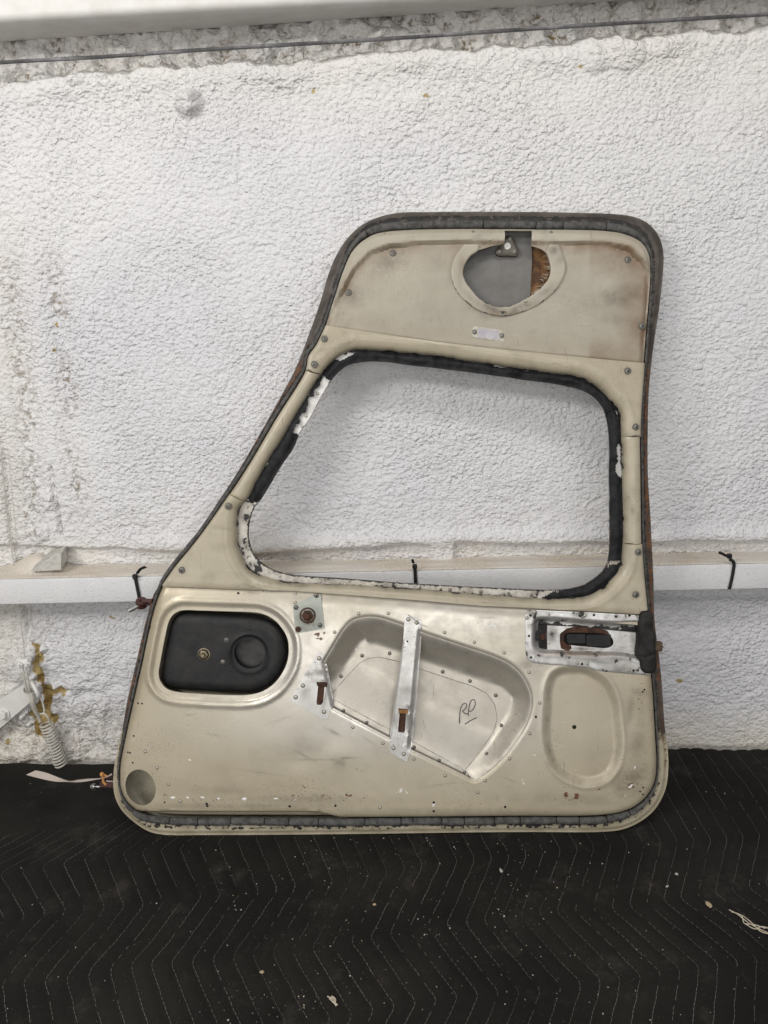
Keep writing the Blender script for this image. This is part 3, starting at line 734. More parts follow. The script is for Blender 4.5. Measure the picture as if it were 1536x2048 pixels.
# kink x of stitch line on each row as function of its x on row A
Apx = [(227, 1804), (740, 1752), (1253, 1687)]
def fx(p): return FL(*p)[0][0]
ax_ = [fx(p) for p in Apx]
bx_ = [fx((110, 1956)), fx((655, 1886)), fx((1225, 1817))]
zx_ = [fx((212, 1705)), fx((640, 1652)), fx((1215, 1575))]
cx_ = [fx((140, 2105)), fx((732, 2020)), fx((1365, 1938))]
ext = lambda x, ys: np.polyval(np.polyfit(ax_, ys, 1), x)
stitch = []
sp_ = (fx((1253, 1687)) - fx((913, 1722))) / 10.0
dAZ = np.mean(yat(RZ, np.array(zx_)) - yat(RA, np.array(ax_)))
x = -1.9
while x < 1.9:
    xb = ext(x, bx_); xz = ext(x, zx_); xc_ = ext(x, cx_)
    pz = (xz, yat(RZ, xz)); pA = (x, yat(RA, x)); pB = (xb, yat(RB, xb)); pC = (xc_, yat(RC, xc_))
    pT = (pA[0] + .01, pz[1] + .14)
    pts = [pT, pz, pA, pB, pC, (pB[0], pC[1] - .14), (pC[0], pC[1] - .28), (pB[0], pC[1] - .42)]
    p = np.array(pts)
    q = []
    for i in range(len(p) - 1):  # rounded kinks
        for t in (np.linspace(.04, .96, 12)): q.append(p[i] * (1 - t) + p[i + 1] * t)
    q = resample(catmull(np.array(q), False, 3), .003, False)
    q[:, 0] += .0016 * pnoise(q[:, 1] * 45, q[:, 0] * 9, 3)
    stitch.append(q); x += sp_
def bl_h(x, y):
    z = .013 + .0055 * fbm(x * 3.6, y * 3.6, 3, 101) + .0012 * fbm(x * 16, y * 16, 2, 103)
    z += .004 * np.exp(-((y - 1.04 - .05 * np.sin(x * 4)) / .035) ** 2) * sst(-.2, .5, fbm(x * 3, y * 2, 2, 106))
    z = z * (1 - .7 * np.exp(-((y - Of[1]) / .05) ** 2)) + .0095 * .7 * np.exp(-((y - Of[1]) / .05) ** 2)
    return z
yback = hit(768, 1514, (0, 0, .012), NRM_Z)[0][1]
xb = axis(-1.7, 1.7, -.95, .95, .0055, .016); yb = axis(-.3, yback, .55, yback - .001, .0055, .016); yb[-1] = yback
XB, YB = np.meshgrid(xb, yb); xf = XB.ravel(); yf = YB.ravel()
P2 = np.stack([xf, yf], 1)
zb = bl_h(xf, yf)
near = np.full(len(xf), 9.0)
act = (np.abs(xf) < 1.0) & (yf > .5)
Pa = P2[act]; na = np.full(len(Pa), 9.0)
for q in stitch:
    q5 = q[::6]
    xl, xh = q5[:, 0].min() - .02, q5[:, 0].max() + .02
    m = (Pa[:, 0] > xl) & (Pa[:, 0] < xh)
    if m.any(): na[m] = np.minimum(na[m], seg_dist(Pa[m], q5, False)[0])
near[act] = na
zb -= .0032 * np.exp(-(near / .0065) ** 2)
zb += .002 * np.exp(-((yf - yback) / .012) ** 2)
wavy = .006 * pnoise(xf * 5, xf * 0, 7) + .003 * pnoise(xf * 19, xf * 0, 8)
yf2 = yf + wavy * sst(yback - .12, yback, yf)
nb_ = len(xb); ii = np.arange(len(yb) - 1)[:, None] * nb_ + np.arange(nb_ - 1)[None]
Vb = np.stack([xf, yf2, zb], 1); Fb = np.stack([ii, ii + 1, ii + 1 + nb_, ii + nb_], -1).reshape(-1, 4).tolist()
# turned-down far edge
k0 = len(Vb); last = (len(yb) - 1) * nb_
Vb = np.vstack([Vb, Vb[last:last + nb_] + np.array([0, .002, -.012])])
Fb += [(last + i + 1, last + i, k0 + i, k0 + i + 1) for i in range(nb_ - 1)]
fmB = [0] * len(Fb)
Vt = []; Ft = []
for q in stitch:
    L = np.r_[0, np.cumsum(np.linalg.norm(np.diff(q, axis=0), axis=1))]
    pos = 0.0
    while pos < L[-1] - .009:
        ln = .0082 + random.uniform(-.0015, .0015)
        a = np.array([np.interp(pos, L, q[:, 0]), np.interp(pos, L, q[:, 1])]); b2 = np.array([np.interp(pos + ln, L, q[:, 0]), np.interp(pos + ln, L, q[:, 1])])
        pos += ln + .0016
        if abs(a[0]) > 1.25 or a[1] > yback - .005 or a[1] < .3: continue
        if random.random() < .04 + .5 * max(0., float(fbm(a[0:1] * 5, a[1:2] * 5, 2, 107)[0])): continue
        d = (b2 - a) / (np.linalg.norm(b2 - a) + 1e-9); nn = np.array([-d[1], d[0]]) * .00036
        za = float(bl_h(a[0:1], a[1:2])[0]) - .0032 + .0010; zc = float(bl_h(b2[0:1], b2[1:2])[0]) - .0032 + .0010
        mz = (za + zc) / 2 + .0006; m2 = (a + b2) / 2
        k = len(Vt)
        Vt += [(*(a + nn), za - .0007), (*(a - nn), za - .0007), (*(m2 + nn), mz), (*(m2 - nn), mz), (*(b2 + nn), zc - .0007), (*(b2 - nn), zc - .0007)]
        Ft += [(k, k + 1, k + 3, k + 2), (k + 2, k + 3, k + 5, k + 4)]
kk = len(Vb)
b = NB('black_quilted_fabric')
c = b.mix(b.ramp(b.noise(4, 4), .35, .68), (.0120, .0110, .0098), (.0205, .0185, .0160))
c = b.mix(b.math('MULTIPLY', b.ramp(b.noise(11, 6, .72), .53, .76), .42), c, (.075, .068, .06))
c = b.mix(b.math('MULTIPLY', b.ramp(b.noise(300, 2), .66, .72), .4), c, (.09, .085, .075))
blm = b.set(color=c, rough=.93, normal=b.bump(b.math('ADD', b.noise(420, 3, .6), b.math('MULTIPLY', b.noise(60, 3), .6)), .6, .0012), spec=.15)
thm = simple('grey_thread', (.06, .057, .052), (.165, .158, .145), 7, .85)
bo = mesh_obj('moving_blanket', np.vstack([Vb, np.array(Vt)]), Fb + [tuple(i + kk for i in f) for f in Ft], [blm, thm], None, fmB + [1] * len(Ft), sharp=60)
tag(bo, 'black quilted moving blanket with grey zigzag stitching spread over the floor', 'blanket')

# ---- crumbs on the blanket
def chips(name, pts, mats, smin, smax, label, kind):
    mb = MB()
    for x, y in pts:
        z = float(bl_h(np.array([x]), np.array([y]))[0]) + .0004
        n = random.choice((3, 4, 5, 5)); r = random.uniform(smin, smax) * random.choice((.5, .7, 1, 1.2)); a0 = random.uniform(0, 6.3); st = random.uniform(.3, 1)
        rim = []; 
        for k in range(n):
            th_ = a0 + 2 * math.pi * k / n + random.uniform(-.3, .3); q = r * random.uniform(.6, 1.1)
            dx, dy = q * math.cos(th_), q * st * math.sin(th_); ca, sa = math.cos(a0), math.sin(a0)
            rim.append((x + dx * ca - dy * sa, y + dx * sa + dy * ca))
        hgt = r * random.uniform(.25, .7)
        V = [(*p, z) for p in rim] + [(p[0] * .7 + x * .3, p[1] * .7 + y * .3, z + hgt * random.uniform(.6, 1.1)) for p in rim]
        F = [tuple(range(n, 2 * n))] + [(k, (k + 1) % n, n + (k + 1) % n, n + k) for k in range(n)]
        mb.add(V, F, 0 if random.random() < .8 else 1)
    o = mb.build(name, mats, sharp=15); tag(o, label, 'flakes', kind=kind); return o
cl = [(1010, 1760, 60, 50, 45), (1030, 1830, 45, 40, 28), (880, 1865, 40, 20, 14), (870, 1690, 90, 25, 26), (700, 1840, 110, 60, 46), (560, 2010, 60, 35, 46),
      (1060, 1930, 160, 70, 26), (800, 1720, 60, 40, 16), (470, 1790, 40, 20, 10), (660, 1740, 40, 50, 14), (1170, 1880, 140, 120, 20), (760, 1990, 220, 60, 34)]
pts = []
for cx0, cy0, sx, sy, n in cl:
    for _ in range(n): pts.append((random.gauss(cx0, sx), random.gauss(cy0, sy)))
for _ in range(190): pts.append((random.uniform(-60, 1600), random.uniform(1560, 2060)))
pts = [p for p in pts if p[1] > 1545]
fp = np.array([FL(*p)[0][:2] for p in pts]); fp = fp[(np.abs(fp[:, 0]) < 1.3) & (fp[:, 1] < yback - .01)]
chips('paint_flakes', fp, [M['crumb_white'], M['crumb_tan']], .0005, .0019, 'tiny white and tan flakes scattered over the black blanket', 'stuff')
def crumb(name, px, py, r, mat, label, cat, sq=1.0, an=0, seed=1):
    r *= .78
    p = FL(px, py)[0]; z = float(bl_h(p[0:1], p[1:2])[0])
    bm_V = []; F = []
    nu, nv = 10, 6; rr = random.Random(seed)
    for j in range(nv + 1):
        ph = math.pi * j / nv
        for i in range(nu):
            t = 2 * math.pi * i / nu; k = r * (1 + .35 * (rr.random() - .5))
            x, y = k * math.sin(ph) * math.cos(t), k * sq * math.sin(ph) * math.sin(t)
            bm_V.append((p[0] + x * math.cos(an) - y * math.sin(an), p[1] + x * math.sin(an) + y * math.cos(an), z + .35 * r + .45 * k * math.cos(ph)))
    for j in range(nv):
        for i in range(nu): F.append((j * nu + i, (j + 1) * nu + i, (j + 1) * nu + (i + 1) % nu, j * nu + (i + 1) % nu))
    tag(mesh_obj(name, bm_V, F, mat, sharp=30), label, cat)
crumb('foam_crumb', 524, 1945, .0046, M['crumb_tan'], 'round tan crumb on the blanket in front of the door, nearest the lower edge', 'crumb', .8, 0, 3)
crumb('foam_crumb', 749, 1810, .0040, M['crumb_tan'], 'orange tan square crumb on the blanket below the middle of the door', 'crumb', .8, .3, 4)
crumb('foam_crumb', 1417, 1811, .0058, M['crumb_tan'], 'long tan crumb on the blanket beside the white string at right', 'crumb', 1.6, .1, 5)
crumb('foam_crumb', 1353, 1748, .0042, M['crumb_white'], 'pale crumb on the blanket right of the door, farther of two near ones', 'crumb', .9, 0, 6)
crumb('foam_crumb', 1334, 1774, .0046, M['crumb_white'], 'flat pale crumb on the blanket right of the door, nearer of two close ones', 'crumb', .5, .4, 7)
crumb('foam_crumb', 1002, 1743, .0036, M['crumb_white'], 'upright pale crumb on the blanket just below the door pocket', 'crumb', 2.0, .2, 8)
def string(name, lines, r, label):
    mb = MB()
    for ln in lines:
        p = np.array([FL(*q)[0] for q in ln]); p[:, 2] = bl_h(p[:, 0], p[:, 1]) + .0015 + .002 * np.abs(np.sin(np.arange(len(p)) * 1.7))
        mb.tube(resample(catmull(p, False), .002, False), r, 5)
    tag(mb.build(name, M['fuzz']), label, 'string')
string('frayed_string', [[(1458, 1824), (1475, 1836), (1492, 1848), (1510, 1860), (1540, 1872), (1600, 1890)], [(1462, 1828), (1482, 1838), (1488, 1852), (1505, 1855), (1530, 1862)],
                         [(1484, 1836), (1500, 1850), (1522, 1868), (1560, 1876)], [(1490, 1852), (1508, 1864), (1524, 1858), (1550, 1868)]], .0009, 'frayed white string lying on the blanket at the right edge')
string('lint_tuft', [[(661, 1992), (668, 2000), (672, 2010)], [(663, 1990), (671, 1998), (669, 2006)], [(659, 1994), (666, 2003), (675, 2008)], [(655, 1990), (664, 1997)]], .0012, 'small white tuft of lint on the blanket near the bottom edge')

# ================================================================== THE DOOR
door = empty('aircraft_door', DM, 'cream and bare metal aircraft cabin door with a cut-out window leaning on the wall', 'door'); door['kind'] = 'thing'

OUT = [(794,426),(872,424),(1003,423.4),(1133,425),(1237,429),(1273.5,435.4),(1299.6,449.5),(1318,473),(1326.7,504),(1325.6,551),(1318,619),(1310,671),(1302,733),(1297,796),(1295.5,869),(1296,953),(1301,1035),(1303.7,1090),(1307,1158),(1309,1240),(1318,1312),(1323.8,1369),(1329.5,1452),(1335,1495),(1336.7,1535),(1331,1578),(1312,1615.5),(1283.7,1641),(1246,1658.5),(1203,1663.6),(1074,1664),(960,1664.5),(700,1668),(416,1670),(325,1669),(296,1662),(266.7,1643),(241.7,1618),(229,1589),(227,1547),(235.4,1497.5),(245,1456),(254.7,1401),(270,1335),(288,1257),(299.6,1214),(307,1190),(329,1155),(383.6,1081),(434,1007),(474,946),(520.7,866),(560,796),(593,733),(617,671),(641,603),(656,551),(674.6,507),(698,473),(726.7,448),(758,434)]
EDGE = [(758,465),(820,459),(924,457),(1008,457.5),(1065,458),(1211,461),(1252,468),(1284,484),(1299,509),(1301.5,546),(1299,608),(1294,671),(1290,726),(1288,759),(1283,833),(1282,873),(1283,953),(1285,1085),(1288.7,1145),(1295,1211),(1300,1290),(1304,1352),(1308,1398),(1312,1469),(1315,1527),(1311,1564),(1298,1590),(1275,1612),(1246,1625),(1203,1632),(1018,1634),(768,1636),(533,1636),(320,1633),(283,1627),(254,1606),(240,1577),(238.5,1550),(240,1525),(247.5,1486),(260,1429),(273.4,1369),(284,1322.5),(296.7,1262),(309,1213),(325,1169),(345,1140),(399,1073),(458,989),(497,929.5),(551,838),(611,740),(617,712),(632,690),(651,650),(672,585),(687.6,538),(706,500),(732,476)]
HOLE = [(760,721.5),(713,724.4),(689.5,732.6),(668.4,751),(656.6,768),(640,796),(619,836),(598,866),(586,894),(558,936.5),(523,995),(509,1012),(501,1030),(496,1053.6),(496,1077),(502,1100.5),(516,1121.6),(537,1137),(560,1146),(590.6,1152),(668,1157),(800,1167),(960,1176),(1107,1181.5),(1140,1179),(1170,1171),(1198,1153),(1214,1134),(1220,1113),(1221.7,1063),(1220,953.5),(1220,893),(1217.6,850),(1210,822),(1193,797.6),(1168,781),(1133,770.5),(1055,759),(924.6,741),(820,729)]
SEALO = [(768,702.5),(735,700.5),(706,701),(675,715),(645,747),(628.5,770),(598,819),(570,868.5),(520.7,948),(497,995),(480,1016),(475.5,1040),(475,1066),(477,1091),(486,1117),(500,1138),(523,1151),(547.7,1159),(590.6,1166),(668,1169),(800,1176),(960,1189),(1068,1196.6),(1127,1197),(1176,1191),(1209,1172),(1237,1139),(1245,1106),(1246,1063),(1245,981),(1243.6,899),(1241,858),(1235,822),(1219,800),(1195,775),(1159,757),(1081,744),(977,728),(872,713)]

out_l = smooth(OUT, RIMN, .005); edge0 = smooth(EDGE, -.004, .004)
hole_l = smooth(HOLE, -.018, .004); seal_l = smooth(SEALO, -.014, .004)

# ---- outer skin (one piece of metal): front flange all round
edge_in = smooth(EDGE, -.018, .005)
def rimat(P, z):
    q = Dpx(P, z); di, dv_ = seg_dist(P, edge_in); do, _ = seg_dist(P, out_l)
    dc = .0062 + .0145 * (np.abs(dv_[:, 1]) / (di + 1e-9)) ** 2.6
    cream_ = sst(1380, 1560, q[:, 1])
    nn = .5 + .9 * fbm(P[:, 0] * 30, P[:, 1] * 30, 3, 5)
    side = sst(640, 760, q[:, 1]) * (1 - sst(1500, 1600, q[:, 1]))
    return dict(black=np.maximum(np.exp(-((di - dc) / (.0030 + .0030 * np.abs(dv_[:, 1]) / (di + 1e-9))) ** 2) * (.70 - .18 * cream_), .62 * (di < dc - .004)), rust=side * np.exp(-((do - .006) / .008) ** 2) * .50 + .2 * (1 - cream_) * nn,
                cream=cream_, grime=.25 * cream_ * np.clip(nn, 0, 1), white=.35 * cream_ * np.exp(-(do / .003) ** 2) + .22 * side * (np.exp(-(do / .002) ** 2)))
rm = M['rim']; t_ = rm.node_tree; bs = t_.nodes['Principled BSDF']
# lower part of the flange still carries its cream paint
nb = NB('cream_or_bare_rim'); 
c = nb.mix(nb.ramp(nb.math('ADD', nb.attr('cream'), nb.math('MULTIPLY', nb.math('SUBTRACT', nb.noise(60, 4, .7), .5), .8)), .4, .6),
           nb.mix(nb.ramp(nb.noise(25, 4), .35, .65), (.092, .078, .066), (.048, .039, .033)), nb.mix(nb.ramp(nb.noise(12, 4), .35, .65), (.46, .41, .30), (.36, .315, .22)))
g = nb.math('MULTIPLY', nb.attr('grime'), nb.ramp(nb.noise(40, 5, .7), .35, .6)); c = nb.mix(g, c, (.07, .05, .03))
ru = nb.ramp(nb.math('ADD', nb.attr('rust'), nb.math('MULTIPLY', nb.math('SUBTRACT', nb.noise(120, 5, .7), .5), 1.5)), .42, .62)
c = nb.mix(ru, c, nb.mix(nb.noise(70, 3), (.055, .022, .012), (.24, .11, .05)))
bk_ = nb.ramp(nb.math('ADD', nb.attr('black'), nb.math('MULTIPLY', nb.math('SUBTRACT', nb.noise(90, 5, .7), .5), 1.4)), .5, .58); c = nb.mix(bk_, c, (.016, .014, .014))
wh = nb.ramp(nb.math('ADD', nb.attr('white'), nb.math('MULTIPLY', nb.math('SUBTRACT', nb.noise(160, 4, .7), .5), 1.5)), .56, .66); c = nb.mix(wh, c, (.66, .62, .54))
M['rim2'] = nb.set(color=c, rough=nb.ramp(nb.noise(40, 4), .3, .7, .45, .7), normal=nb.bump(nb.math('ADD', nb.noise(140, 5, .7), nb.math('ADD', ru, bk_)), .5, .0014), spec=.4)
panel('outer_flange', [out_l, resample(edge_in, .005)], lambda P: RIMN + .006 * sst(.004, .012, seg_dist(P, out_l)[0]), M['rim2'], door, .004, thick=(.005, .001), rings=(.004,), attrs=rimat)
# back skin, bulging away, with the window cut out
win_back = smooth([(x, y) for x, y in HOLE], -.03, .006)
cw = win_back.mean(0); dirs = win_back - cw
win_back = win_back + dirs / np.linalg.norm(dirs, axis=1)[:, None] * .010
BR = [(993,501),(1019,466)]
plug = D([(1015, 492)], -.052)[0]
thc = np.linspace(0, 2 * math.pi, 16, endpoint=False)
bh = np.stack([plug[0] + .0095 * np.cos(thc), plug[1] + .0085 * np.sin(thc)], 1)
def backh(P):
    d, _ = seg_dist(P, out_l); dw, _ = seg_dist(P, win_back)
    return -.029 - .024 * np.sqrt(np.clip(1 - (1 - np.clip(d / .05, 0, 1)) ** 2, 0, 1)) + .012 * (1 - sst(0, .02, dw))
panel('outer_skin', [out_l * 1.0, win_back, bh], backh, M['inner'], door, .012, thick=(0.0005, .001, .001), attrs=lambda P, z: dict(grime=.12 + .3 * sst(.2, .6, fbm(P[:, 0] * 8, P[:, 1] * 8, 3, 8))))

# ---- foam bulb seal round the inner panel, cracked into lengths
ep = smooth(EDGE, -.010, .003)
tn = np.roll(ep, -1, 0) - np.roll(ep, 1, 0); tn /= np.linalg.norm(tn, axis=1)[:, None]
nm = np.stack([tn[:, 1], -tn[:, 0]], 1)
if inside(ep + nm * .002, ep).mean() > .5: nm = -nm
for _ in range(12): nm = (np.roll(nm, 1, 0) + nm + np.roll(nm, -1, 0)); nm /= np.linalg.norm(nm, axis=1)[:, None]
ew = np.abs(nm[:, 1]) ** 2.2
rr_ = .0019 + .0058 * ew
cpt = ep + nm * (rr_ + .0005)[:, None]
pxs = Dpx(cpt, -.012)
# crack positions in photo pixels
cracks = [(341,1643),(395,1644),(463,1645),(531,1645),(577,1645),(639,1645),(730,1645),(801,1645),(825,1645),(882,1645),(928,1645),(988,1644),(1041,1644),(1112,1643),(1157,1641),(1215,1640),(1262,1630),(265,1622),(241,1560),(967,449),(1071,449),(1124,451),(1213,453),(733,468),(1286,1010),(1285,925),(1305,1420),(1312,1500),(1300,690)]
cidx = sorted(set(int(np.argmin(np.hypot(pxs[:, 0] - x, pxs[:, 1] - y))) for x, y in cracks))
mb = MB(); n = len(cpt)
for a, b_ in zip(cidx, cidx[1:] + [cidx[0] + n]):
    k = np.arange(a, b_ + 1)
    if len(k) < 4: continue
    k = k % n
    P3 = np.c_[cpt[k], -.0125 + .0006 * pnoise(k * .05, k * 0., 4)]
    r = rr_[k] * (1 + .08 * pnoise(k * .09, k * 0., 9)) ; r[0] *= .80; r[-1] *= .80; r[1] *= .97; r[-2] *= .97
    P3 = P3.copy(); j = random.uniform(-.0008, .0008); P3[:, :2] += nm[k] * j
    P3[0] += (P3[1] - P3[0]) * .25; P3[-1] += (P3[-2] - P3[-1]) * .25
    mb.tube(P3, r, 10, up=(0, 0, 1))
mb.build('edge_seal', M['seal'], door)

# ---- upper liner panel
IN_R = [(956,500),(939,511.7),(926.7,532.5),(924.6,549),(933,570),(947.5,588.7),(962,600.5),(984,611.5),(1006,615.5),(1030,610),(1059,593.5),(1081,578),(1099.6,557.5),(1103.7,536.7),(1095,509.6),(1088,501),(1079,496),(1062,491)]
TOPCUT = [(1063,470),(1064,461),(1009,461),(1009.5,472),(1008,488),(985,491)]
def seg_poly(smooth_pts, sharp_pts, n):
    a = catmull(D(smooth_pts, n), False, 6); b_ = D(sharp_pts, n); return resample(np.vstack([a, b_]), .003)
ring_hole = seg_poly(IN_R, TOPCUT, -.004)
ED = np.array(EDGE)
iR = 12; iL = EDGE.index((651,650))
up_px = EDGE[:iR + 1] + [(1290, 731), (1081, 712), (872, 690), (648, 659)] + EDGE[iL:]
up_px = EDGE[0:iR + 1]
upA = catmull(D(EDGE[iL:] + EDGE[0:iR + 1], -.004), False, 8)
upB = D([(1290, 733), (1081, 714), (872, 691), (648, 660)], -.004)
up_loop = resample(np.vstack([upA, upB]), .004)
FOLD = [(648,668),(654,647),(680,593),(711,541),(742,508),(779,494),(852,488.5),(930,488),(1122,489.5),(1211,490.5),(1256,499),(1284,524),(1297,556),(1297,620),(1291,700),(1289,740),(1080,725),(872,702)]
fold_l = resample(D(FOLD, -.004), .004)
SCR_UP = [(786,505),(697,584),(1257,518),(1285,651)]
sup = D(SCR_UP, -.006)
def h_up(P):
    d, _ = seg_dist(P, up_loop); df, vf = seg_dist(P, fold_l); s = np.where(inside(P, fold_l), df, -df)
    top = inside(P, up_loop * 1.0)
    z = -.0075 * np.sqrt(np.clip(1 - np.clip(d / .009, 0, 1), 0, 1)) ** 2 * 1.0
    z = z - .0065 * sst(-.006, .001, s) + .0009 * np.exp(-((s + .007) / .003) ** 2)
    z += .0035 * sst(.0, .10, df) * (s > 0)
    for q in sup:
        r = np.linalg.norm(P - q, axis=1); z -= .0042 * np.exp(-(r / .034) ** 2) * (s > 0)
    z += .0036 * fbm(P[:, 0] * 6.0, P[:, 1] * 6.5, 2, 14) * sst(0, .04, df) * (s > 0)
    return z
def a_up(P, z):
    q = Dpx(P, z); df, _ = seg_dist(P, fold_l); s = np.where(inside(P, fold_l), df, -df)
    n1 = .5 + .6 * fbm(P[:, 0] * 14, P[:, 1] * 14, 3, 15)
    br = np.exp(-((s - .002) / .009) ** 2) * .8 * np.clip(n1, .2, 1.2) + np.exp(-((s - .02) / .035) ** 2) * .30 * (q[:, 0] > 1180) + np.exp(-((s - .02) / .03) ** 2) * .16
    gr = blobs(q, [(786,520,50,24,-30,.55),(705,590,40,26,0,.55),(1252,530,60,26,20,.55),(1250,592,80,26,-12,.60),(1285,655,26,26,0,.6),(1235,640,70,18,10,.35),(690,660,40,8,-60,.4),(1150,505,60,10,0,.3),(880,520,30,40,0,.22),(880,640,30,5,70,.25),(860,640,6,10,0,.3),(820,650,8,12,10,.22),(672,640,40,10,-70,.2),(940,480,40,8,0,.2)])
    dr, _ = seg_dist(P, ring_hole); gr = np.maximum(gr, .5 * np.exp(-(np.abs(dr - .024) / .006) ** 2) * np.clip(n1, 0, 1))
    gr = np.maximum(gr, .35 * np.exp(-((s + .004) / .003) ** 2) * np.clip(n1, 0, 1)); gr = np.maximum(gr, .13 * (s > 0)); gr = np.maximum(gr, blobs(q, [(x, y, 11, 11, 0, .6) for x, y in SCR_UP]))
    ru = blobs(q, [(775,469,14,6,0,.55),(768,466,10,5,0,.6),(830,462,14,3,0,.45),(985,463,14,4,0,.45),(1110,463,20,3,0,.35)])
    return dict(brown=np.clip(br, 0, .75), grime=np.clip(gr, 0, .8), rust=ru, black=.45 * np.exp(-(seg_dist(P, up_loop)[0] / .003) ** 2) * np.clip(n1, 0, 1) * (q[:, 1] < 520))
upo = panel('upper_liner', [up_loop, ring_hole], h_up, M['upper'], door, .004, thick=(.016, .003), rings=(.0025, .006, .010), attrs=a_up)

# ring round the vent opening
RO = [(929,488),(912,509.6),(903.7,532.5),(903.7,555),(914,582.5),(933,603),(953.7,618),(975,626.5),(1005,631.5),(1038,625.5),(1068,613.7),(1095,595),(1116,574),(1128.7,549),(1131,528),(1124.6,507.5),(1118,489)]
RI = [(1099.6,488),(1093,503),(1096,511),(1102,536),(1098,556),(1081,576),(1058,593),(1029,609),(1005,613.5),(984,610),(963,600),(948.5,586),(935,568.5),(926,549),(928,532.5),(940,512),(956,500),(957,488)]
ring_l = resample(np.vstack([catmull(D(RO, .001), False, 6), catmull(D(RI, .001), False, 6)]), .003)
def a_ring(P, z):
    q = Dpx(P, z)
    return dict(grime=blobs(q, [(1110,500,14,10,20,.75),(1120,515,10,14,0,.4),(985,618,40,10,20,.8),(1040,617,40,9,-25,.8),(1085,590,30,8,-40,.5),(920,550,6,40,0,.35),(940,595,30,6,45,.3)]),
                black=np.maximum(blobs(q, [(975,614,12,6,30,.6),(1050,604,10,5,-20,.6),(1005,624,18,5,0,.62)]), .52 * np.exp(-(seg_dist(P, ring_l)[0] / .0022) ** 2) * (q[:, 1] > 560)), brown=blobs(q, [(925,530,5,16,10,.5),(1000,628,60,5,0,.5)]))
rg = panel('vent_ring', [ring_l], lambda P: .0008 - .0010 * (1 - sst(0, .002, seg_dist(P, ring_l)[0])) + .0005 * fbm(P[:, 0] * 40, P[:, 1] * 40, 2, 6), M['upper'], door, .003, thick=.009, rings=(.001, .0022), attrs=a_ring)
plug_c = D([(1015, 492)], -.020)[0]
mb = MB(); mb.lathe((*plug_c, -.0245), [(.0066, 0), (.0066, .004), (.0058, .0048), (0, .0052)], 20); mb.build('pale_plug', simple('pale_plastic', (.72, .71, .68), (.66, .65, .62), 40, .5), door)
# throat wall just inside the opening, grey backing, brown fibreglass
GP = [(905,486),(1008,440),(1064,440),(1063,492),(1064,520),(1060,596),(1052,640),(905,640)]
pl2 = D([(1015, 492)], -.034)[0]; bh2 = np.stack([pl2[0] + .0082 * np.cos(thc), pl2[1] + .0070 * np.sin(thc)], 1)
panel('backing_plate', [resample(D(GP, -.034), .006), bh2], lambda P: -.034 + .004 * (P[:, 0] - pl2[0]), M['grey_plate'], door, .012, thick=.004, rings=(.002,))
FB = [(1056,470),(1150,470),(1150,640),(1040,640)]
panel('fibreglass_core', [resample(D(FB, -.042), .008)], lambda P: -.042 + .003 * fbm(P[:, 0] * 50, P[:, 1] * 30, 3, 3), M['fibre'], door, .004, thick=.003)
mb = MB()
for k in range(26):
    t = random.random(); y = 500 + 95 * t; x0 = 1101 - 38 * max(0, t - .45) * 1.6 + random.uniform(-2, 3)
    p0 = D([(x0, y)], -.03)[0]; p1 = D([(x0 - random.uniform(5, 15), y + random.uniform(-6, 6))], -.036)[0]
    mb.tube([(p0[0], p0[1], -.026), (*((p0 + p1) / 2), -.029), (p1[0], p1[1], -.037)], (.0006, .0005, .0002), 4)
mb.build('frayed_fibre', M['fuzz'], door)
# triangular bracket with a hole through
TB = [(1014,474),(1019,470),(1024,473),(1031,486),(1037.5,499),(1038,507),(1034,511),(1015,510),(997,510),(992.5,506),(993.5,499),(1003,486)]
tb_l = smooth(TB, -.022, .002); ph_ = D([(1015, 492)], -.022)[0]
bh3 = np.stack([ph_[0] + .0070 * np.cos(thc), ph_[1] + .0050 * np.sin(thc + .1)], 1)
tb = panel('triangle_bracket', [tb_l, bh3], lambda P: -.022 - .002 * (1 - sst(0, .004, seg_dist(P, tb_l)[0])), simple('dark_bracket_metal', (.075, .066, .056), (.12, .105, .09), 60, .45, .5, .3), door, .003, thick=.010, rings=(.001, .003))
def rivet_mesh(name, mat, r=.0027, hgt=.0012):
    mb = MB(); mb.lathe((0, 0, 0), [(r, -.0006), (r, .0002), (r * .93, hgt * .55), (r * .6, hgt * .92), (0, hgt)], 14)
    mb.lathe((0, 0, 0), [(r * 1.28, .0001), (r * 1.22, .0003), (r, .0003)], 14, mi=1)
    o = mb.build(name, [mat, M['ring']]); me = o.data; bpy.data.objects.remove(o); return me
RIV = rivet_mesh('rivet', M['rivet']); RIVD = rivet_mesh('rivet_dark', M['screw'], .0032, .0016)
def place(me, name, uv, n, parent, rot=0.0, sc=1.0, lab=None):
    o = bpy.data.objects.new(name, me); COL.objects.link(o); o.parent = parent
    o.location = (uv[0], uv[1], n); o.rotation_euler = (0, 0, rot); o.scale = (sc, sc, sc)
    if lab: o['label'] = lab
    return o
for p in ((1019.5, 477.5), (1000, 502.5), (1029.5, 503)): place(RIVD, 'rivet', D([p], -.022)[0], -.0225, tb, 0, 1.1)
for p in ((946, 464.5), (1102, 465.5)): place(RIVD, 'rivet', D([p], -.002)[0], -.0015, upo, 0, .8)
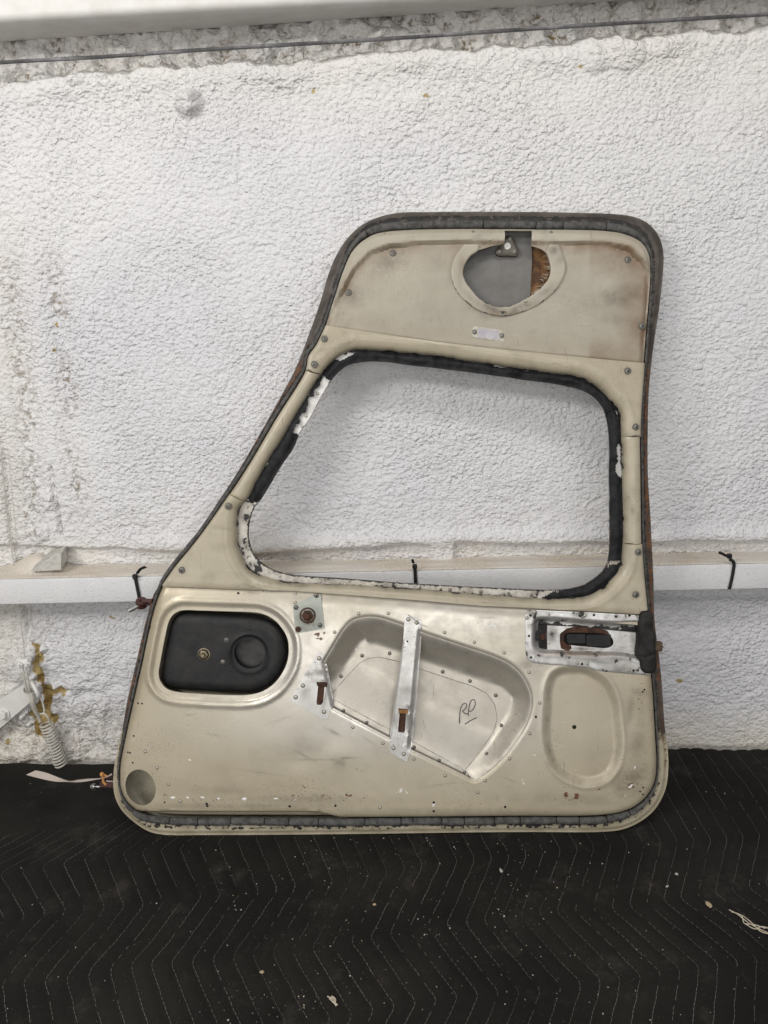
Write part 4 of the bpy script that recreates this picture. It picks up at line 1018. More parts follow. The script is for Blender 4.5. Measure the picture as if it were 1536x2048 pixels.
# screw with cup washer
def screw_mesh(name, matW, matS):
    mb = MB()
    mb.lathe((0, 0, 0), [(.0066, -.001), (.0066, .0004), (.0060, .0016), (.0046, .0018), (.0042, .0010)], 20, mi=0)
    mb.lathe((0, 0, 0), [(.0042, .0008), (.0040, .0016), (.0024, .0024), (0, .0026)], 20, mi=1)
    mb.box((0, 0, .0024), (.0048, .0010, .0007), mi=2); mb.box((0, 0, .0024), (.0010, .0048, .0007), mi=2)
    o = mb.build(name, [matW, matS, M['hole']]); me = o.data; bpy.data.objects.remove(o); return me
SCR = screw_mesh('screw', simple('washer_paint', (.20, .19, .16), (.13, .12, .10), 180, .5, .3), M['screw'])
for i, (p, q) in enumerate(zip(SCR_UP, sup)): place(SCR, 'screw', q, float(h_up(q[None])[0]) + .0004, upo, i * .7)
# data plate
npc = D([(977, 667)], -.003)[0]; dv = D([(1003.7, 670.3)], -.003)[0] - D([(950.6, 663)], -.003)[0]; an = math.atan2(dv[1], dv[0])
pl = []
for cx, cy, a0 in ((.027, .0065, 0), (-.027, .0065, math.pi / 2), (-.027, -.0065, math.pi), (.027, -.0065, 1.5 * math.pi)):
    for t in np.linspace(0, math.pi / 2, 5): pl.append((cx + .004 * math.cos(a0 + t), cy + .004 * math.sin(a0 + t)))
pl = np.array(pl); R2 = np.array([[math.cos(an), -math.sin(an)], [math.sin(an), math.cos(an)]])
zp = float(h_up(npc[None])[0])
dp = panel('data_plate', [pl @ R2.T + npc], zp + .0012, M['rivet'], door, None, thick=.0016)
sc_ = np.array([(-.019, -.0085), (.019, -.0085), (.019, .0085), (-.019, .0085)]) @ R2.T + npc
panel('scuffed_face', [sc_], zp + .0016, M['lavender'], dp, None, thick=.0006)
for s_ in (-.0262, .0262): place(RIVD, 'rivet', np.array([s_, 0]) @ R2.T + npc, zp + .0013, dp, 0, 1.15)

# ---- window surround: white flange, black seal, four trim pieces
def off_loop(l, d):
    t = np.roll(l, -1, 0) - np.roll(l, 1, 0); t /= np.linalg.norm(t, axis=1)[:, None]; n_ = np.stack([t[:, 1], -t[:, 0]], 1)
    if inside(l + n_ * .001, l).mean() > .5: n_ = -n_
    return l + n_ * d
fl_out = off_loop(seal_l, .006)
def a_fl(P, z):
    q = Dpx(P, z); n1 = fbm(P[:, 0] * 35, P[:, 1] * 35, 3, 33)
    left = sst(560, 500, q[:, 0]); bl = .415 + .36 * n1 + .07 * left + .10 * left * fbm(P[:, 0] * 130, P[:, 1] * 130, 2, 34)
    dh, _ = seg_dist(P, hole_l); ds, _ = seg_dist(P, seal_l)
    bl = np.maximum(bl * .8, .6 * np.exp(-(dh / .003) ** 2)); bl = np.maximum(bl, .52 * np.exp(-(ds / .003) ** 2))
    bl = np.where(q[:, 1] < 1000, .12 + .25 * n1 + .55 * np.exp(-(ds / .003) ** 2), bl)
    return dict(black=bl, grime=np.where(q[:, 1] < 1000, .08, np.clip(.5 + .5 * n1, 0, .9)), brown=np.where(q[:, 1] < 1000, 0, .12), bare=np.where(q[:, 1] < 1000, .9, .2), rust=.2 * left)
panel('window_flange', [fl_out, hole_l], lambda P: -.019 + .0005 * fbm(P[:, 0] * 30, P[:, 1] * 30, 2, 4), M['flange'], door, .004, thick=(.001, .012), rings=(.002,), attrs=a_fl)
for p in ((612,832),(604,853),(635,787),(560,1152),(640,1163),(690,1168),(745,1172),(828,1178),(1063,1191),(1017,1188),(962,1184),(900,1180)):
    place(RIVD if p[0] > 880 else RIV, 'rivet', D([p], -.018)[0], -.0185, door, 0, .9)
def keep_seal(c):
    q = Dpx(c, -.016); n1 = 9 * fbm(c[:, 0] * 60, c[:, 1] * 60, 3, 35)
    k = np.ones(len(c), bool)
    k &= ~((q[:, 1] > 1003 + n1) & (q[:, 0] < 700))
    k &= ~((q[:, 1] > 1120) & (q[:, 0] < 1112 + 1.6 * n1 - 2.2 * (q[:, 1] - 1184)))
    pt = np.array([(660,760),(643,800),(621,842),(600,872),(586,866),(604,828),(627,786),(648,753)], float)
    k &= ~inside(q + n1[:, None] * .5, pt)
    k &= ~inside(q + n1[:, None] * .35, np.array([(1231,886),(1247,884),(1247,960),(1233,950)], float))
    k &= ~inside(q + n1[:, None] * .4, np.array([(668,716),(690,703),(712,703),(700,712),(680,722)], float))
    k &= ~((seg_dist(c, seal_l)[0] < -.0012 + .006 * fbm(c[:, 0] * 20, c[:, 1] * 20, 2, 36)) & (q[:, 1] > 690))
    return k
sl_in = off_loop(hole_l, -.0015)
panel('window_seal', [off_loop(seal_l, .002), sl_in], lambda P: -.0145 + .0040 * fbm(P[:, 0] * 26, P[:, 1] * 22, 3, 37) + .0035 * sst(0, .01, seg_dist(P, seal_l)[0]) * sst(0, .012, seg_dist(P, hole_l)[0]),
      M['black_seal'], door, .003, thick=.006, rings=(.002,), keep=keep_seal)

TR_out_px = EDGE[iR:20][:]
tr_r = catmull(D(EDGE[iR:20] + [(1296, 1228)], 0), False, 8)
tr_b = D([(1296,1229),(1281,1228),(1160,1221),(960,1210.5),(800,1197),(590,1182),(325,1172.5)], 0)
iLB = EDGE.index((325,1169))
tr_l = catmull(D(EDGE[iLB:iL + 1], 0), False, 8)
tr_t = D([(651,651),(872,684),(1081,707),(1290,727)], 0)
tr_t = catmull(tr_t, False, 8)
tr_loop = resample(np.vstack([tr_r, tr_b, tr_l, tr_t]), .004)
seams = dict(tl=D([(590,734.5),(670,755.5)], 0), bl=D([(440,980),(515,1016)], 0), tr=D([(1220,871),(1300,875)], 0), br=D([(1220,1086),(1305,1089)], 0))
def sideof(P, s): a, b_ = s; return (b_[0]-a[0])*(P[:,1]-a[1]) - (b_[1]-a[1])*(P[:,0]-a[0])
midx = D([(900, 950)], 0)[0][0]
def reg(P):
    L = P[:, 0] < midx
    r = np.zeros(len(P), int)
    r[L & (sideof(P, seams['tl']) < 0)] = 1; r[L & ((sideof(P, seams['bl']) < 0) | (P[:, 1] < D([(500, 1080)], 0)[0][1]))] = 3
    r[~L & (sideof(P, seams['tr']) < 0)] = 2; r[~L & (sideof(P, seams['br']) < 0)] = 3
    return r
topline = tr_t; botline = tr_b
def h_tr(post):
    def f(P):
        ds, _ = seg_dist(P, seal_l); do, _ = seg_dist(P, np.vstack([tr_r]), False); dl, _ = seg_dist(P, tr_l, False)
        de = np.minimum(do, dl); db, _ = seg_dist(P, botline, False)
        wv = .020 if not post else .024
        t = np.clip(ds / wv, 0, 1)
        z = .003 - .017 * (1 - np.sqrt(np.clip(1 - (1 - t) ** 2, 0, 1)))
        if not post: z += .0016 * np.exp(-((ds - wv) / .003) ** 2)
        t2 = np.clip(de / (.016 if post else .007), 0, 1); z -= (.010 if post else .006) * (1 - np.sqrt(1 - (1 - t2) ** 2))
        t3 = np.clip(db / .007, 0, 1); z -= .0016 * (1 - np.sqrt(1 - (1 - t3) ** 2)); z += .0012 * np.exp(-((db - .011) / .004) ** 2)
        z += (0 if post else .0012)
        return z + .0004 * fbm(P[:, 0] * 12, P[:, 1] * 12, 2, 41)
    return f
def a_tr(P, z):
    q = Dpx(P, z); ds, _ = seg_dist(P, seal_l); n1 = fbm(P[:, 0] * 25, P[:, 1] * 25, 3, 43)
    gr = blobs(q, [(1255,1000,10,22,0,.5),(1265,1020,6,12,0,.5),(1260,870,12,6,0,.45),(1268,985,8,14,0,.5),(1258,1110,4,10,10,.5),(690,690,20,4,-30,.5),(645,700,12,4,-20,.35),(920,690,12,4,5,.3),(560,870,30,5,-60,.25),(440,1055,40,3,10,.35),(1000,1205,60,4,3,.3),(500,1120,10,4,50,.3)])
    gr = np.maximum(gr, .65 * np.exp(-(ds / .006) ** 2) * np.clip(.55 + n1, 0, 1)); gr = np.maximum(gr, .26 * np.clip(n1, 0, 1)); gr = np.maximum(gr, blobs(q, [(x, y, 9, 9, 0, .55) for x, y in ((649,678),(629,729),(1255,742),(1271,854),(1276,1104),(1271,1189),(457,1012),(364,1140))]))
    wh = blobs(q, [(490,1172,24,2.5,2,.75),(690,1193,26,1.6,4,.55),(850,1203,30,1.6,4,.55),(950,1206,20,1.6,4,.6),(463,1105,2.5,3,0,.8),(555,845,1.5,4,0,.7)])
    return dict(grime=np.clip(gr, 0, .8), white=wh, black=.75 * np.exp(-(ds / .0022) ** 2) * np.clip(.6 + n1, 0, 1))
trims = {}
for k, lab in enumerate(('', 'left slanted tubular window trim', 'right upright tubular window trim', 'lower window trim with gusset corners')):
    post = k in (1, 2)
    o = panel('window_trim', [tr_loop, seal_l], h_tr(post), M['trim'], door, .0045, thick=(.010, .006), rings=(.002, .005, .009, .014), keep=lambda c, k=k: reg(c) == k,
              extra=list(seams.values()), attrs=a_tr)
    o['label'] = lab or 'upper window trim across the door'; trims[k] = o
for i, p in enumerate(((649,678),(629,729),(1255,742),(1271,854),(1276,1104),(1271,1189),(457,1012),(364,1140))):
    q = D([p], .003)[0]; k = int(reg(q[None])[0]); place(SCR, 'screw', q, float(h_tr(False)(q[None])[0]) + .0004, trims[k], i * .9)

# ---- lower panel
DOP = [(362,1221),(399,1221),(448,1222.5),(498,1224),(522.7,1227),(545,1237),(562,1254),(574.6,1276.5),(577.6,1299),(574.6,1323.5),(564.7,1346),(547.4,1368),(525,1383),(498,1390),(448,1390.5),(399,1388),(349.5,1383.5),(332,1376.7),(319.8,1361),(317,1345),(320,1326),(329.7,1274),(337,1244),(346,1229.5)]
POC = [(648,1323.6),(668,1290),(689,1257),(704.5,1241.6),(728,1234.5),(755,1235),(806,1250.5),(845,1265),(911.6,1287.7),(989.7,1314),(1021,1329.5),(1044,1351),(1060,1382),(1063,1409.5),(1056,1441),(1036.6,1476),(1001,1523),(975,1546),(954,1559.5)]
POCB = [(945,1560),(935,1554),(821,1499),(779,1476),(665,1415.5)]
OVO = [(1143,1333),(1122,1335),(1103,1346),(1091,1375),(1088,1420),(1086,1469),(1094,1515),(1118,1551),(1150,1568),(1178,1573),(1212,1564),(1235,1538),(1245,1501),(1242,1441),(1235,1398),(1218,1363.5),(1189,1341),(1166,1333)]
LAT_hole = [(1066,1232),(1276,1250),(1276,1318),(1062,1308)]
CIR = [(281+30*math.cos(t)*1.0+4*math.sin(t), 1575+36*math.sin(t)) for t in np.linspace(0, 2*math.pi, 20, endpoint=False)]
dop = smooth(DOP, -.003, .004); ovo = smooth(OVO, 0, .004); cir = smooth(CIR, 0, .004)
pocA = catmull(D(POC, 0), False, 8); pocB = D(POCB, 0); poc = resample(np.vstack([pocA, pocB]), .004)
lat_h = resample(D(LAT_hole, 0), .006)
iRB = EDGE.index((1295,1211))
lowA = catmull(D(EDGE[iRB:iLB + 1], -.004), False, 8)
lowT = D([(325,1166),(590,1176),(800,1191),(960,1205),(1160,1215),(1296,1222)], -.004)
low_loop = resample(np.vstack([lowA, lowT]), .004)
lowSide = lowA
lowTop = D([(300,1169.5),(325,1170.5),(590,1180),(800,1195),(960,1208.5),(1160,1219),(1320,1226)], 0)
stepl = D([(200,1621),(295,1622),(610,1621.5),(640,1624),(662,1630),(690,1640),(800,1700),(200,1700)], 0)
def h_low(P):
    d, _ = seg_dist(P, lowSide, False)
    z = -.011 * (1 - np.sqrt(np.clip(1 - (1 - np.clip(d / .013, 0, 1)) ** 2, 0, 1)))
    dt_, _ = seg_dist(P, lowTop, False)
    z -= .0065 * (1 - np.clip(dt_ / .030, 0, 1)) ** 2
    dd, _ = seg_dist(P, dop)
    z += np.interp(dd, [0, .009, .0125, .016, .019, .0225, .026, .030], [-.0036, -.0032, -.0010, .0020, .0026, .0020, .0003, 0])
    do, _ = seg_dist(P, ovo); s = np.where(inside(P, ovo), do, -do)
    z -= .0065 * (.75 * np.clip(s / .0155, 0, 1) + .25 * sst(0, .0155, s)); z += .0010 * np.exp(-((s + .003) / .004) ** 2)
    ds, _ = seg_dist(P, stepl); ss = np.where(inside(P, stepl), ds, -ds); z -= .009 * sst(-.001, .006, ss)
    dp_, _ = seg_dist(P, poc); z -= .003 * (1 - np.clip(dp_ / .006, 0, 1)) ** 2
    m = sst(.02, .06, d)
    z += m * (.0011 * fbm(P[:, 0] * 3.4, P[:, 1] * 4.2, 2, 51) + .00016 * fbm(P[:, 0] * 14, P[:, 1] * 14, 2, 52))
    for (x, y, r, am) in ((600, 1518, .03, -.0016), (680, 1518, .03, .0012), (1273, 1430, .03, -.0016)):
        q = D([(x, y)], 0)[0]; z += am * np.exp(-(((P - q) ** 2).sum(1)) / r ** 2)
    return z
def a_low(P, z):
    q = Dpx(P, z); n1 = fbm(P[:, 0] * 22, P[:, 1] * 22, 4, 55)
    d, _ = seg_dist(P, lowSide, False); dd, _ = seg_dist(P, dop); do, _ = seg_dist(P, ovo); s = np.where(inside(P, ovo), do, -do); dp_, _ = seg_dist(P, poc)
    dt_, _ = seg_dist(P, lowTop, False)
    gr = blobs(q, [(690,1516,26,3,0,.6),(680,1524,14,12,20,.55),(610,1512,24,2,30,.5),(640,1520,60,1.6,0,.6),(735,1480,18,2,35,.4),(560,1440,26,1.6,-20,.35),(430,1470,20,2,10,.3),(520,1545,40,2,8,.35),(880,1570,34,2,-8,.35),(975,1235,24,2,4,.4),(1045,1600,30,3,0,.4),(380,1430,12,2,0,.3),(700,1440,3,22,0,.25),(1100,1530,10,3,40,.4),(1020,1560,16,2,20,.4),(665,1463,16,3,28,.6),(455,1582,70,10,0,.3),(600,1600,150,10,0,.45),(1265,1565,48,34,-30,.65),(1278,1480,18,80,8,.42),(1150,1600,130,16,0,.35),(480,1612,200,7,0,.5),(900,1622,300,6,0,.45),(830,1200,80,4,3,.35),(1280,1385,22,10,0,.5),(1260,1420,8,36,6,.42),(1276,1490,6,40,4,.4),(1200,1570,30,5,-20,.4),(590,1205,14,6,0,.4),(505,1185,14,4,0,.5),(720,1275,6,4,0,.3),(330,1330,6,60,8,.18),(268,1400,12,60,10,.3),(1060,1330,30,10,0,.45),(1070,1345,14,16,0,.3),(965,1222,40,4,3,.4),(1040,1215,60,4,3,.4)])
    gr = np.maximum(gr, .55 * np.exp(-((s - .008) / .006) ** 2) * np.clip(.6 + n1, 0, 1) * np.where(q[:, 1] > 1500, 1.0, .75))
    gr = np.maximum(gr, .35 * np.exp(-((dd - .010) / .004) ** 2) * np.clip(.4 + n1, 0, 1)); gr = np.maximum(gr, .30 * np.exp(-(d / .005) ** 2) * np.clip(.6 + n1, 0, 1))
    gr = np.maximum(gr, .5 * np.exp(-(dt_ / .006) ** 2) * np.clip(.5 + n1, 0, 1))
    ru = blobs(q, [(1131,1590,8,7,20,.95),(1153,1592,9,7,-35,.95),(1138,1600,4,3,0,.8),(697,1591,9,3,20,.95),(635,1268,7,5,0,.95),(640,1277,12,5,0,.75),(650,1266,10,3,0,.75),(331,1590,9,2.4,25,.9),(395,1574,9,2.5,30,.8),(1260,1570,14,12,-40,.62),(1200,1578,14,3,-15,.7),(1140,1575,20,3,8,.6),(300,1255,3,12,10,.7),(306,1228,3,9,10,.7),(955,1245,10,4,0,.5),(1085,1602,6,3,0,.6),(1110,1600,10,3,0,.55),(640,1592,210,17,0,.44),(720,1540,34,4,18,.5),(610,1575,30,4,15,.5),(930,1608,110,9,0,.42),(1150,1600,120,14,0,.42),(1265,1570,34,34,-40,.46),(1280,1400,16,60,5,.40),(420,1600,150,10,0,.42),(1290,1520,10,40,5,.44),(240,1590,30,5,60,.5),(290,1320,3,40,12,.4)])
    wh = blobs(q, [(346,1595.5,6,3,5,1.1),(376,1595,5,2.5,5,.95),(405,1594,6,2.5,0,1.),(437,1597,5,3,0,1.05),(488,1598,6.5,4,-10,1.2),(552,1597,6,2.5,0,.95),(591,1600,6,2,0,.9),(985,1252,14,10,0,.72),(985,1246,6,4,0,.85),(1262,1572,8,3,-30,1.0),(1270,1535,3,8,5,.9),(1250,1590,5,3,40,.8),(800,1582,14,8,-30,.62),(815,1585,6,3,10,.8),(868,1610,4,10,0,.75),(1068,1510,3,6,30,.85),(1046,1563,2.5,8,-15,.85),(380,1520,4,3,0,.9),(840,1503,14,3,28,.6),(1027,1537,3,5,20,.6),(265,1480,4,4,0,.6),(345,1198,9,6,10,.62),(480,1178,20,3,0,.6)])
    br = .25 * np.exp(-(d / .012) ** 2) * np.clip(.5 + n1, 0, 1)
    gap_shade = .66 * np.exp(-(dt_ / .0035) ** 2)  # shade of the gap under the trim lip, painted as a black line
    sheen = blobs(q, [(780,1390,380,190,6,.95),(620,1330,170,170,0,.8),(900,1240,280,70,4,.7)]) * sst(0.0, .06, d) * (1 - .7 * sst(1450, 1570, q[:, 1])) * np.clip(.92 + .13 * n1, 0, 1)  # silver reflection round the pocket, painted as a soft colour mask
    sheen = np.where(s > 0, sheen * .5, sheen)
    return dict(black=gap_shade, grime=np.clip(gr, 0, .85), rust=ru, white=wh, brown=np.clip(br, 0, .6), painted_sheen=np.clip(sheen, 0, .9))
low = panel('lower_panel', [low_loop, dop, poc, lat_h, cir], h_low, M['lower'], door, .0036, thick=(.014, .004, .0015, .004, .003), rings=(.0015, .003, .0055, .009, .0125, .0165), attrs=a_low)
def hl(p): q = D([p], 0)[0]; return q, float(h_low(q[None])[0])
Z3 = lambda L: Z2(L, (560, 1140), 2.56)
Z4 = lambda L: Z2(L, (960, 1140), 3.491)
Z5 = lambda L: Z2(L, (0, 1360), 2.4)
for p in Z3([(403,223),(555,223),(280,318),(843,320),(995,370),(1147,424),(1275,523),(1330,680),(1279,838),(1176,967),(1050,1078),(1012,1138),(846,1053),(685,968),(527,887),(373,806)]) + Z5([(697,344),(754,422),(808,501),(866,582)]) + [(590.6,1188),(590.6,1205),(760,1615)]:
    q, z = hl(p); place(RIV, 'rivet', q, z + .0002, low, 0, 1.0)
hm = MB(); hm.lathe((0, 0, 0), [(0, .0004), (.0021, .0004), (.0025, 0)], 12); ho = hm.build('drilled_hole', M['hole']); HOLM = ho.data; bpy.data.objects.remove(ho)
for p in Z3([(1310,752),(787,1190),(787,1235),(1153,1213),(284,1207),(50,1210)]) + Z4([(1148,835),(1136,850),(1138,1518),(1118,1546),(1137,1567),(175,1654),(663,1104)]) + Z5([(663,111),(682,113),(642,268),(614,347),(624,350),(637,397),(992,594),(995,604),(790,587),(1390,606)]) + [(476,1187)]:
    q, z = hl(p); place(HOLM, 'drilled_hole', q, z + .0003, low, 0, 1.7 if abs(p[0] - 1150) < 2 else (.75 if p[0] < 330 or p[0] > 1270 else 1.0))

# ---- black cover behind the rounded opening
COV = [(x, y + 8 * max(0, min(1, (y - 1335) / 25))) for x, y in [(344.5,1240),(357,1228.5),(399,1227),(450,1230),(510,1235.7),(535,1242),(557,1256.7),(569.7,1279),(573,1300),(571,1320),(557,1348),(535,1367),(505,1375.5),(448,1376),(400,1373),(349.5,1369.5),(331,1364.5),(322,1351),(325,1318.5),(333,1276),(338,1254)]]
cov = smooth(COV, -.016, .004); cc = D([(499, 1306.7)], -.014)[0]; rc = float(np.linalg.norm(D([(530, 1306.7)], -.014)[0] - cc))
tcir = np.linspace(0, 2 * math.pi, 48, endpoint=False); ch = np.stack([cc[0] + rc * np.cos(tcir), cc[1] + rc * np.sin(tcir)], 1)
def h_cov(P):
    d, _ = seg_dist(P, cov); r = np.linalg.norm(P - cc, axis=1)
    z = -.012 - .014 * (1 - np.sqrt(np.clip(1 - (1 - np.clip(d / .020, 0, 1)) ** 2, 0, 1)))
    z += .0022 * np.exp(-((r - rc * 1.30) / .0022) ** 2) - .0025 * sst(rc * 1.28, rc * 1.02, r)
    return z
cv = panel('black_cover', [cov, ch], h_cov, M['black_plastic'], door, .004, thick=(.010, .022), rings=(.0015, .004, .008, .013), attrs=None)
mb = MB(); mb.lathe((cc[0], cc[1], -.033), [(0, 0), (rc * 1.02, 0), (rc * 1.02, .004)], 32); mb.build('cup_floor', simple('worn_black_plastic', (.022, .0215, .021), (.036, .035, .034), 40, .5, 0, .2, 200), cv)
def boltm(name, uv, n, r, mat, parent, tip=True):
    mb = MB(); mb.lathe((*uv, n), [(r * 1.5, 0), (r * 1.5, .0015), (r * 1.25, .0020)], 24)
    mb.lathe((*uv, n), [(r * 1.05, .0018), (r * 1.05, .0048), (r * .85, .0055), (r * .55, .0056)], 6)
    mb.lathe((*uv, n), [(r * .55, .005), (r * .55, .011), (r * .42, .0122), (0, .0122)], 14)
    return mb.build(name, mat, parent)
q = D([(408, 1308.6)], -.012)[0]; boltm('bolt', q, -.012, .0085, simple('aged_brass', (.24, .20, .13), (.16, .13, .09), 150, .4, .8, .3), cv)
q = D([(453, 1279.7)], -.012)[0]; place(SCR, 'screw', q, -.0118, cv, .4, .75)
q = D([(445.5, 1323.5)], -.012)[0]; place(RIVD, 'rivet', q, -.0118, cv, 0, 1.2)
for p in ((500,1253),(497,1260),(502,1260),(560,1313.5),(536,1276.5),(533,1339),(487,1356),(457,1344),(462,1343),(452,1332)):
    q = D([p], -.012)[0]; place(HOLM, 'drilled_hole', q, -.0117, cv, 0, .5)

# ---- zinc plate with rusty bolt
PLT = [(585.7,1211),(628,1190),(636,1187),(641.4,1189),(649.3,1256.7),(590.7,1267.8)]
plz = hl((616, 1228))[1] + .0022
zp_ = resample(D(PLT, .002), .004)
zpo = panel('square_plate', [zp_], plz, paint('zinc_plate_paint', (.36, .385, .35), (.43, .435, .385), .45, .3, .8), door, .004, thick=.0025,
            attrs=lambda P, z: dict(rust=blobs(Dpx(P, z), [(616,1236,17,18,0,.78),(598,1258,9,8,0,.7),(628,1250,16,6,-8,.5)]), grime=blobs(Dpx(P, z), [(616,1240,22,22,0,.7),(614,1257,14,6,0,.7),(636,1240,6,16,10,.3)])))
q = D([(615, 1231)], .004)[0]; boltm('rusty_bolt', q, plz, .0105, M['rust'], zpo)
for p, mm in (((592,1215), SCR), ((632.8,1191), SCR), ((640,1250.5), SCR), ((596.4,1258.7), None)):
    q = D([p], .003)[0]
    if mm: place(SCR, 'screw', q, plz + .0003, zpo, p[0], .75)
    else: place(rivet_mesh('rusty_rivet', M['rust'], .005, .002), 'screw', q, plz, zpo)
# ---- map pocket (recess behind the panel)
PD = .036
pexB = D([(955,1572),(930,1566),(818,1512),(776,1489),(596,1404)], 0)
pk_loop = resample(np.vstack([off_loop(poc, .0)[:0], catmull(D(POC, 0), False, 8), pexB]), .004)
pk_left = D([(600,1395)], 0)
pk_loop = resample(np.vstack([catmull(D(POC, 0), False, 8), pexB, pk_left]), .004)
wallp = np.vstack([pexB[-1:], pk_left, catmull(D(POC, 0), False, 8), pexB[:1]])
def h_pk(P):
    d, v = seg_dist(P, wallp, False); up = np.clip(v[:, 1] * -1 / (d + 1e-9), 0, 1); lf = np.clip(v[:, 0] / (d + 1e-9), 0, 1)
    w_ = .034 + .032 * up - .012 * lf * (1 - up)
    for_ = np.clip(d / w_, 0, 1)
    db, _ = seg_dist(P, pocB, False); tp_ = .30 + .70 * sst(-.005, .10, db)
    return -.0015 - PD * tp_ * (for_ * for_ * (3 - 2 * for_)) ** .85
def a_pk(P, z):
    q = Dpx(P, z); n1 = fbm(P[:, 0] * 22, P[:, 1] * 22, 3, 57)
    return dict(grime=np.clip(blobs(q, [(990,1530,60,16,-50,.5),(1050,1440,10,30,10,.3),(670,1350,12,20,0,.2)]) + .10 * n1, 0, .6), bare=.3, white=blobs(q, [(712,1299,4,1.6,-45,1.1),(735,1312,3,1.5,0,.7),(1040,1420,30,1.5,-40,.42)]))
pk = panel('map_pocket', [pk_loop], h_pk, M['alu'], door, .004, thick=.001, rings=(.001, .003), attrs=a_pk)
BPL = [(664,1392),(663,1384),(690,1355),(720,1325.5),(736,1316.5),(759,1314),(794,1322),(841,1338),(950,1374),(974,1387),(990,1409),(995,1437),(988,1464),(966,1492),(928,1530),(940,1545),(921,1535),(821,1480),(779,1459),(668,1395)]
bp = resample(D(BPL, -PD), .005)
bpo = panel('pocket_backplate', [bp], lambda P: h_pk(P) + .0007, M['alu'], pk, .006, thick=.0012, rings=(.0015,), attrs=lambda P, z: dict(bare=.3, black=.85 * np.exp(-(seg_dist(P, bp)[0] / .0009) ** 2), grime=.05 + .15 * np.clip(fbm(P[:, 0] * 14, P[:, 1] * 14, 3, 58), 0, 1), white=blobs(Dpx(P, z), [(745,1390,60,1.5,-20,.40),(720,1420,50,1.2,-35,.4)])))
for p in Z3([(314,537),(420,439),(561,427),(833,521),(973,569),(1105,642),(1133,795),(1053,925),(943,1031),(814,970),(687,903),(445,777),(326,716)]):
    q = D([p], -PD * (.45 if p[1] > 1408 and p[1] - 1415 > (p[0] - 664) * .5 - 22 else 1))[0]; place(RIVD, 'rivet', q, float(h_pk(q[None])[0]) + .0020, pk, 0, .9)
STRIPS = [[(667,1398),(779,1458),(779,1479),(667,1419)], [(823,1481),(921,1534),(936,1547),(930,1555),(821,1501)]]
for sp2 in STRIPS: panel('pocket_hem', [resample(D(sp2, -PD * .4), .006)], lambda P: h_pk(P) + .0016, M['alu'], pk, .006, thick=.0025, rings=(.0015,), attrs=lambda P, z, sp2=sp2: dict(bare=.35, grime=.08, black=.62 * np.exp(-(seg_dist(P, resample(D(sp2, -PD * .4), .006))[0] / .0009) ** 2)))
# handwriting RP with a stroke under it
ZP = lambda L: Z2(L, (760, 1220), 4.8)
strokes = [[(762,1088),(762,1040),(768,985),(780,930),(800,903),(822,897),(832,915),(818,950),(792,972)], [(792,972),(812,990),(832,1000),(846,990)],
           [(850,1018),(848,985),(856,930),(868,885),(888,862),(908,866),(915,895),(905,935),(880,968),(856,975)], [(815,1096),(870,1062),(932,1032)], [(764,1085),(766,1050),(764,1000)]]
mb = MB()
for st_ in strokes:
    p = catmull(D(ZP(st_), -PD), False, 8); p = resample(p, .0015, False)
    mb.tube(np.c_[p, h_pk(p) + .0009], .0012, 6, up=(0, 0, 1), flat=.35)
mb.build('handwriting', M['pencil'], bpo)

# divider strap over the pocket
STR = [(810,1228),(844.4,1242),(843.5,1266),(829.5,1475),(822,1499),(814,1525),(779.5,1505),(779.5,1476),(806,1285)]
st_l = resample(D(STR, .003), .004)
stc = D([(806,1285),(779.5,1480)], .003); stR = D([(843,1262),(822,1498)], .003)
def h_st(P):
    dr, _ = seg_dist(P, stR, False); dl, _ = seg_dist(P, stc, False)
    q = Dpx(P, .003); mid = sst(1245, 1275, q[:, 1]) * (1 - sst(1485, 1505, q[:, 1]))
    z = .0018 + .0006 * np.exp(-((dr - .009) / .002) ** 2) * mid
    return z - mid * (.007 * (1 - np.clip(dr / .008, 0, 1)) + .002 * (1 - np.clip(dl / .003, 0, 1)))
slotp = [(797,1417),(816,1419),(816.5,1427),(812,1429),(810,1462),(808,1466),(797,1465),(796,1461),(799,1429),(797,1426)]
slot_l = D(slotp, .003)
stp = panel('divider_strap', [st_l, slot_l], h_st, M['alu_bright'], door, .0030, thick=(.004, .005), rings=(.0012, .003, .0055, .008), attrs=lambda P, z: dict(bare=.4, grime=np.clip(blobs(Dpx(P, z), [(818,1380,14,10,0,.4),(790,1440,8,16,0,.5),(826,1445,6,12,0,.6),(838,1300,3,26,0,.5),(814,1465,14,4,0,.3)]), 0, .8),
    white=blobs(Dpx(P, z), [(808,1490,10,5,-10,.8),(806,1480,14,4,0,.55),(840,1255,4,4,40,1.)]), rust=blobs(Dpx(P, z), [(795,1432,4,12,0,.4)])))
def clip_tongue(poly, n, parent, head):
    lp = resample(D(poly, n), .003); o = panel('clip_tongue', [lp], lambda P: n + .001 * fbm(P[:, 0] * 200, P[:, 1] * 200, 2, 3), M['rust'], parent, .004, thick=.002)
    hd = resample(D(head, n + .002), .003); panel('clip_head', [hd], n + (.0045 if parent is stp else .0022), M['rust_orange'] if parent is stp else M['rust'], o, .004, thick=.004)
clip_tongue([(793,1412),(820,1412),(820,1470),(792,1470)], -.004, stp, [(797,1418),(816,1419),(816.5,1427),(797,1425.5)])
for p in Z3([(657,253),(700,270),(581,913),(634,943)]): q = D([p], .003)[0]; place(RIV, 'rivet', q, float(h_st(q[None])[0]) + .0002, stp, 0, 1.25)
q = D(Z3([(652, 366)]), .003)[0]; place(HOLM, 'drilled_hole', q, float(h_st(q[None])[0]) + .0002, stp, 0, .8)
mb = MB(); p = np.c_[D(ZP([(270,52),(320,85),(370,125),(410,150),(455,163)]), .004), (.0035, .0065, .008, .0075, .0050)]
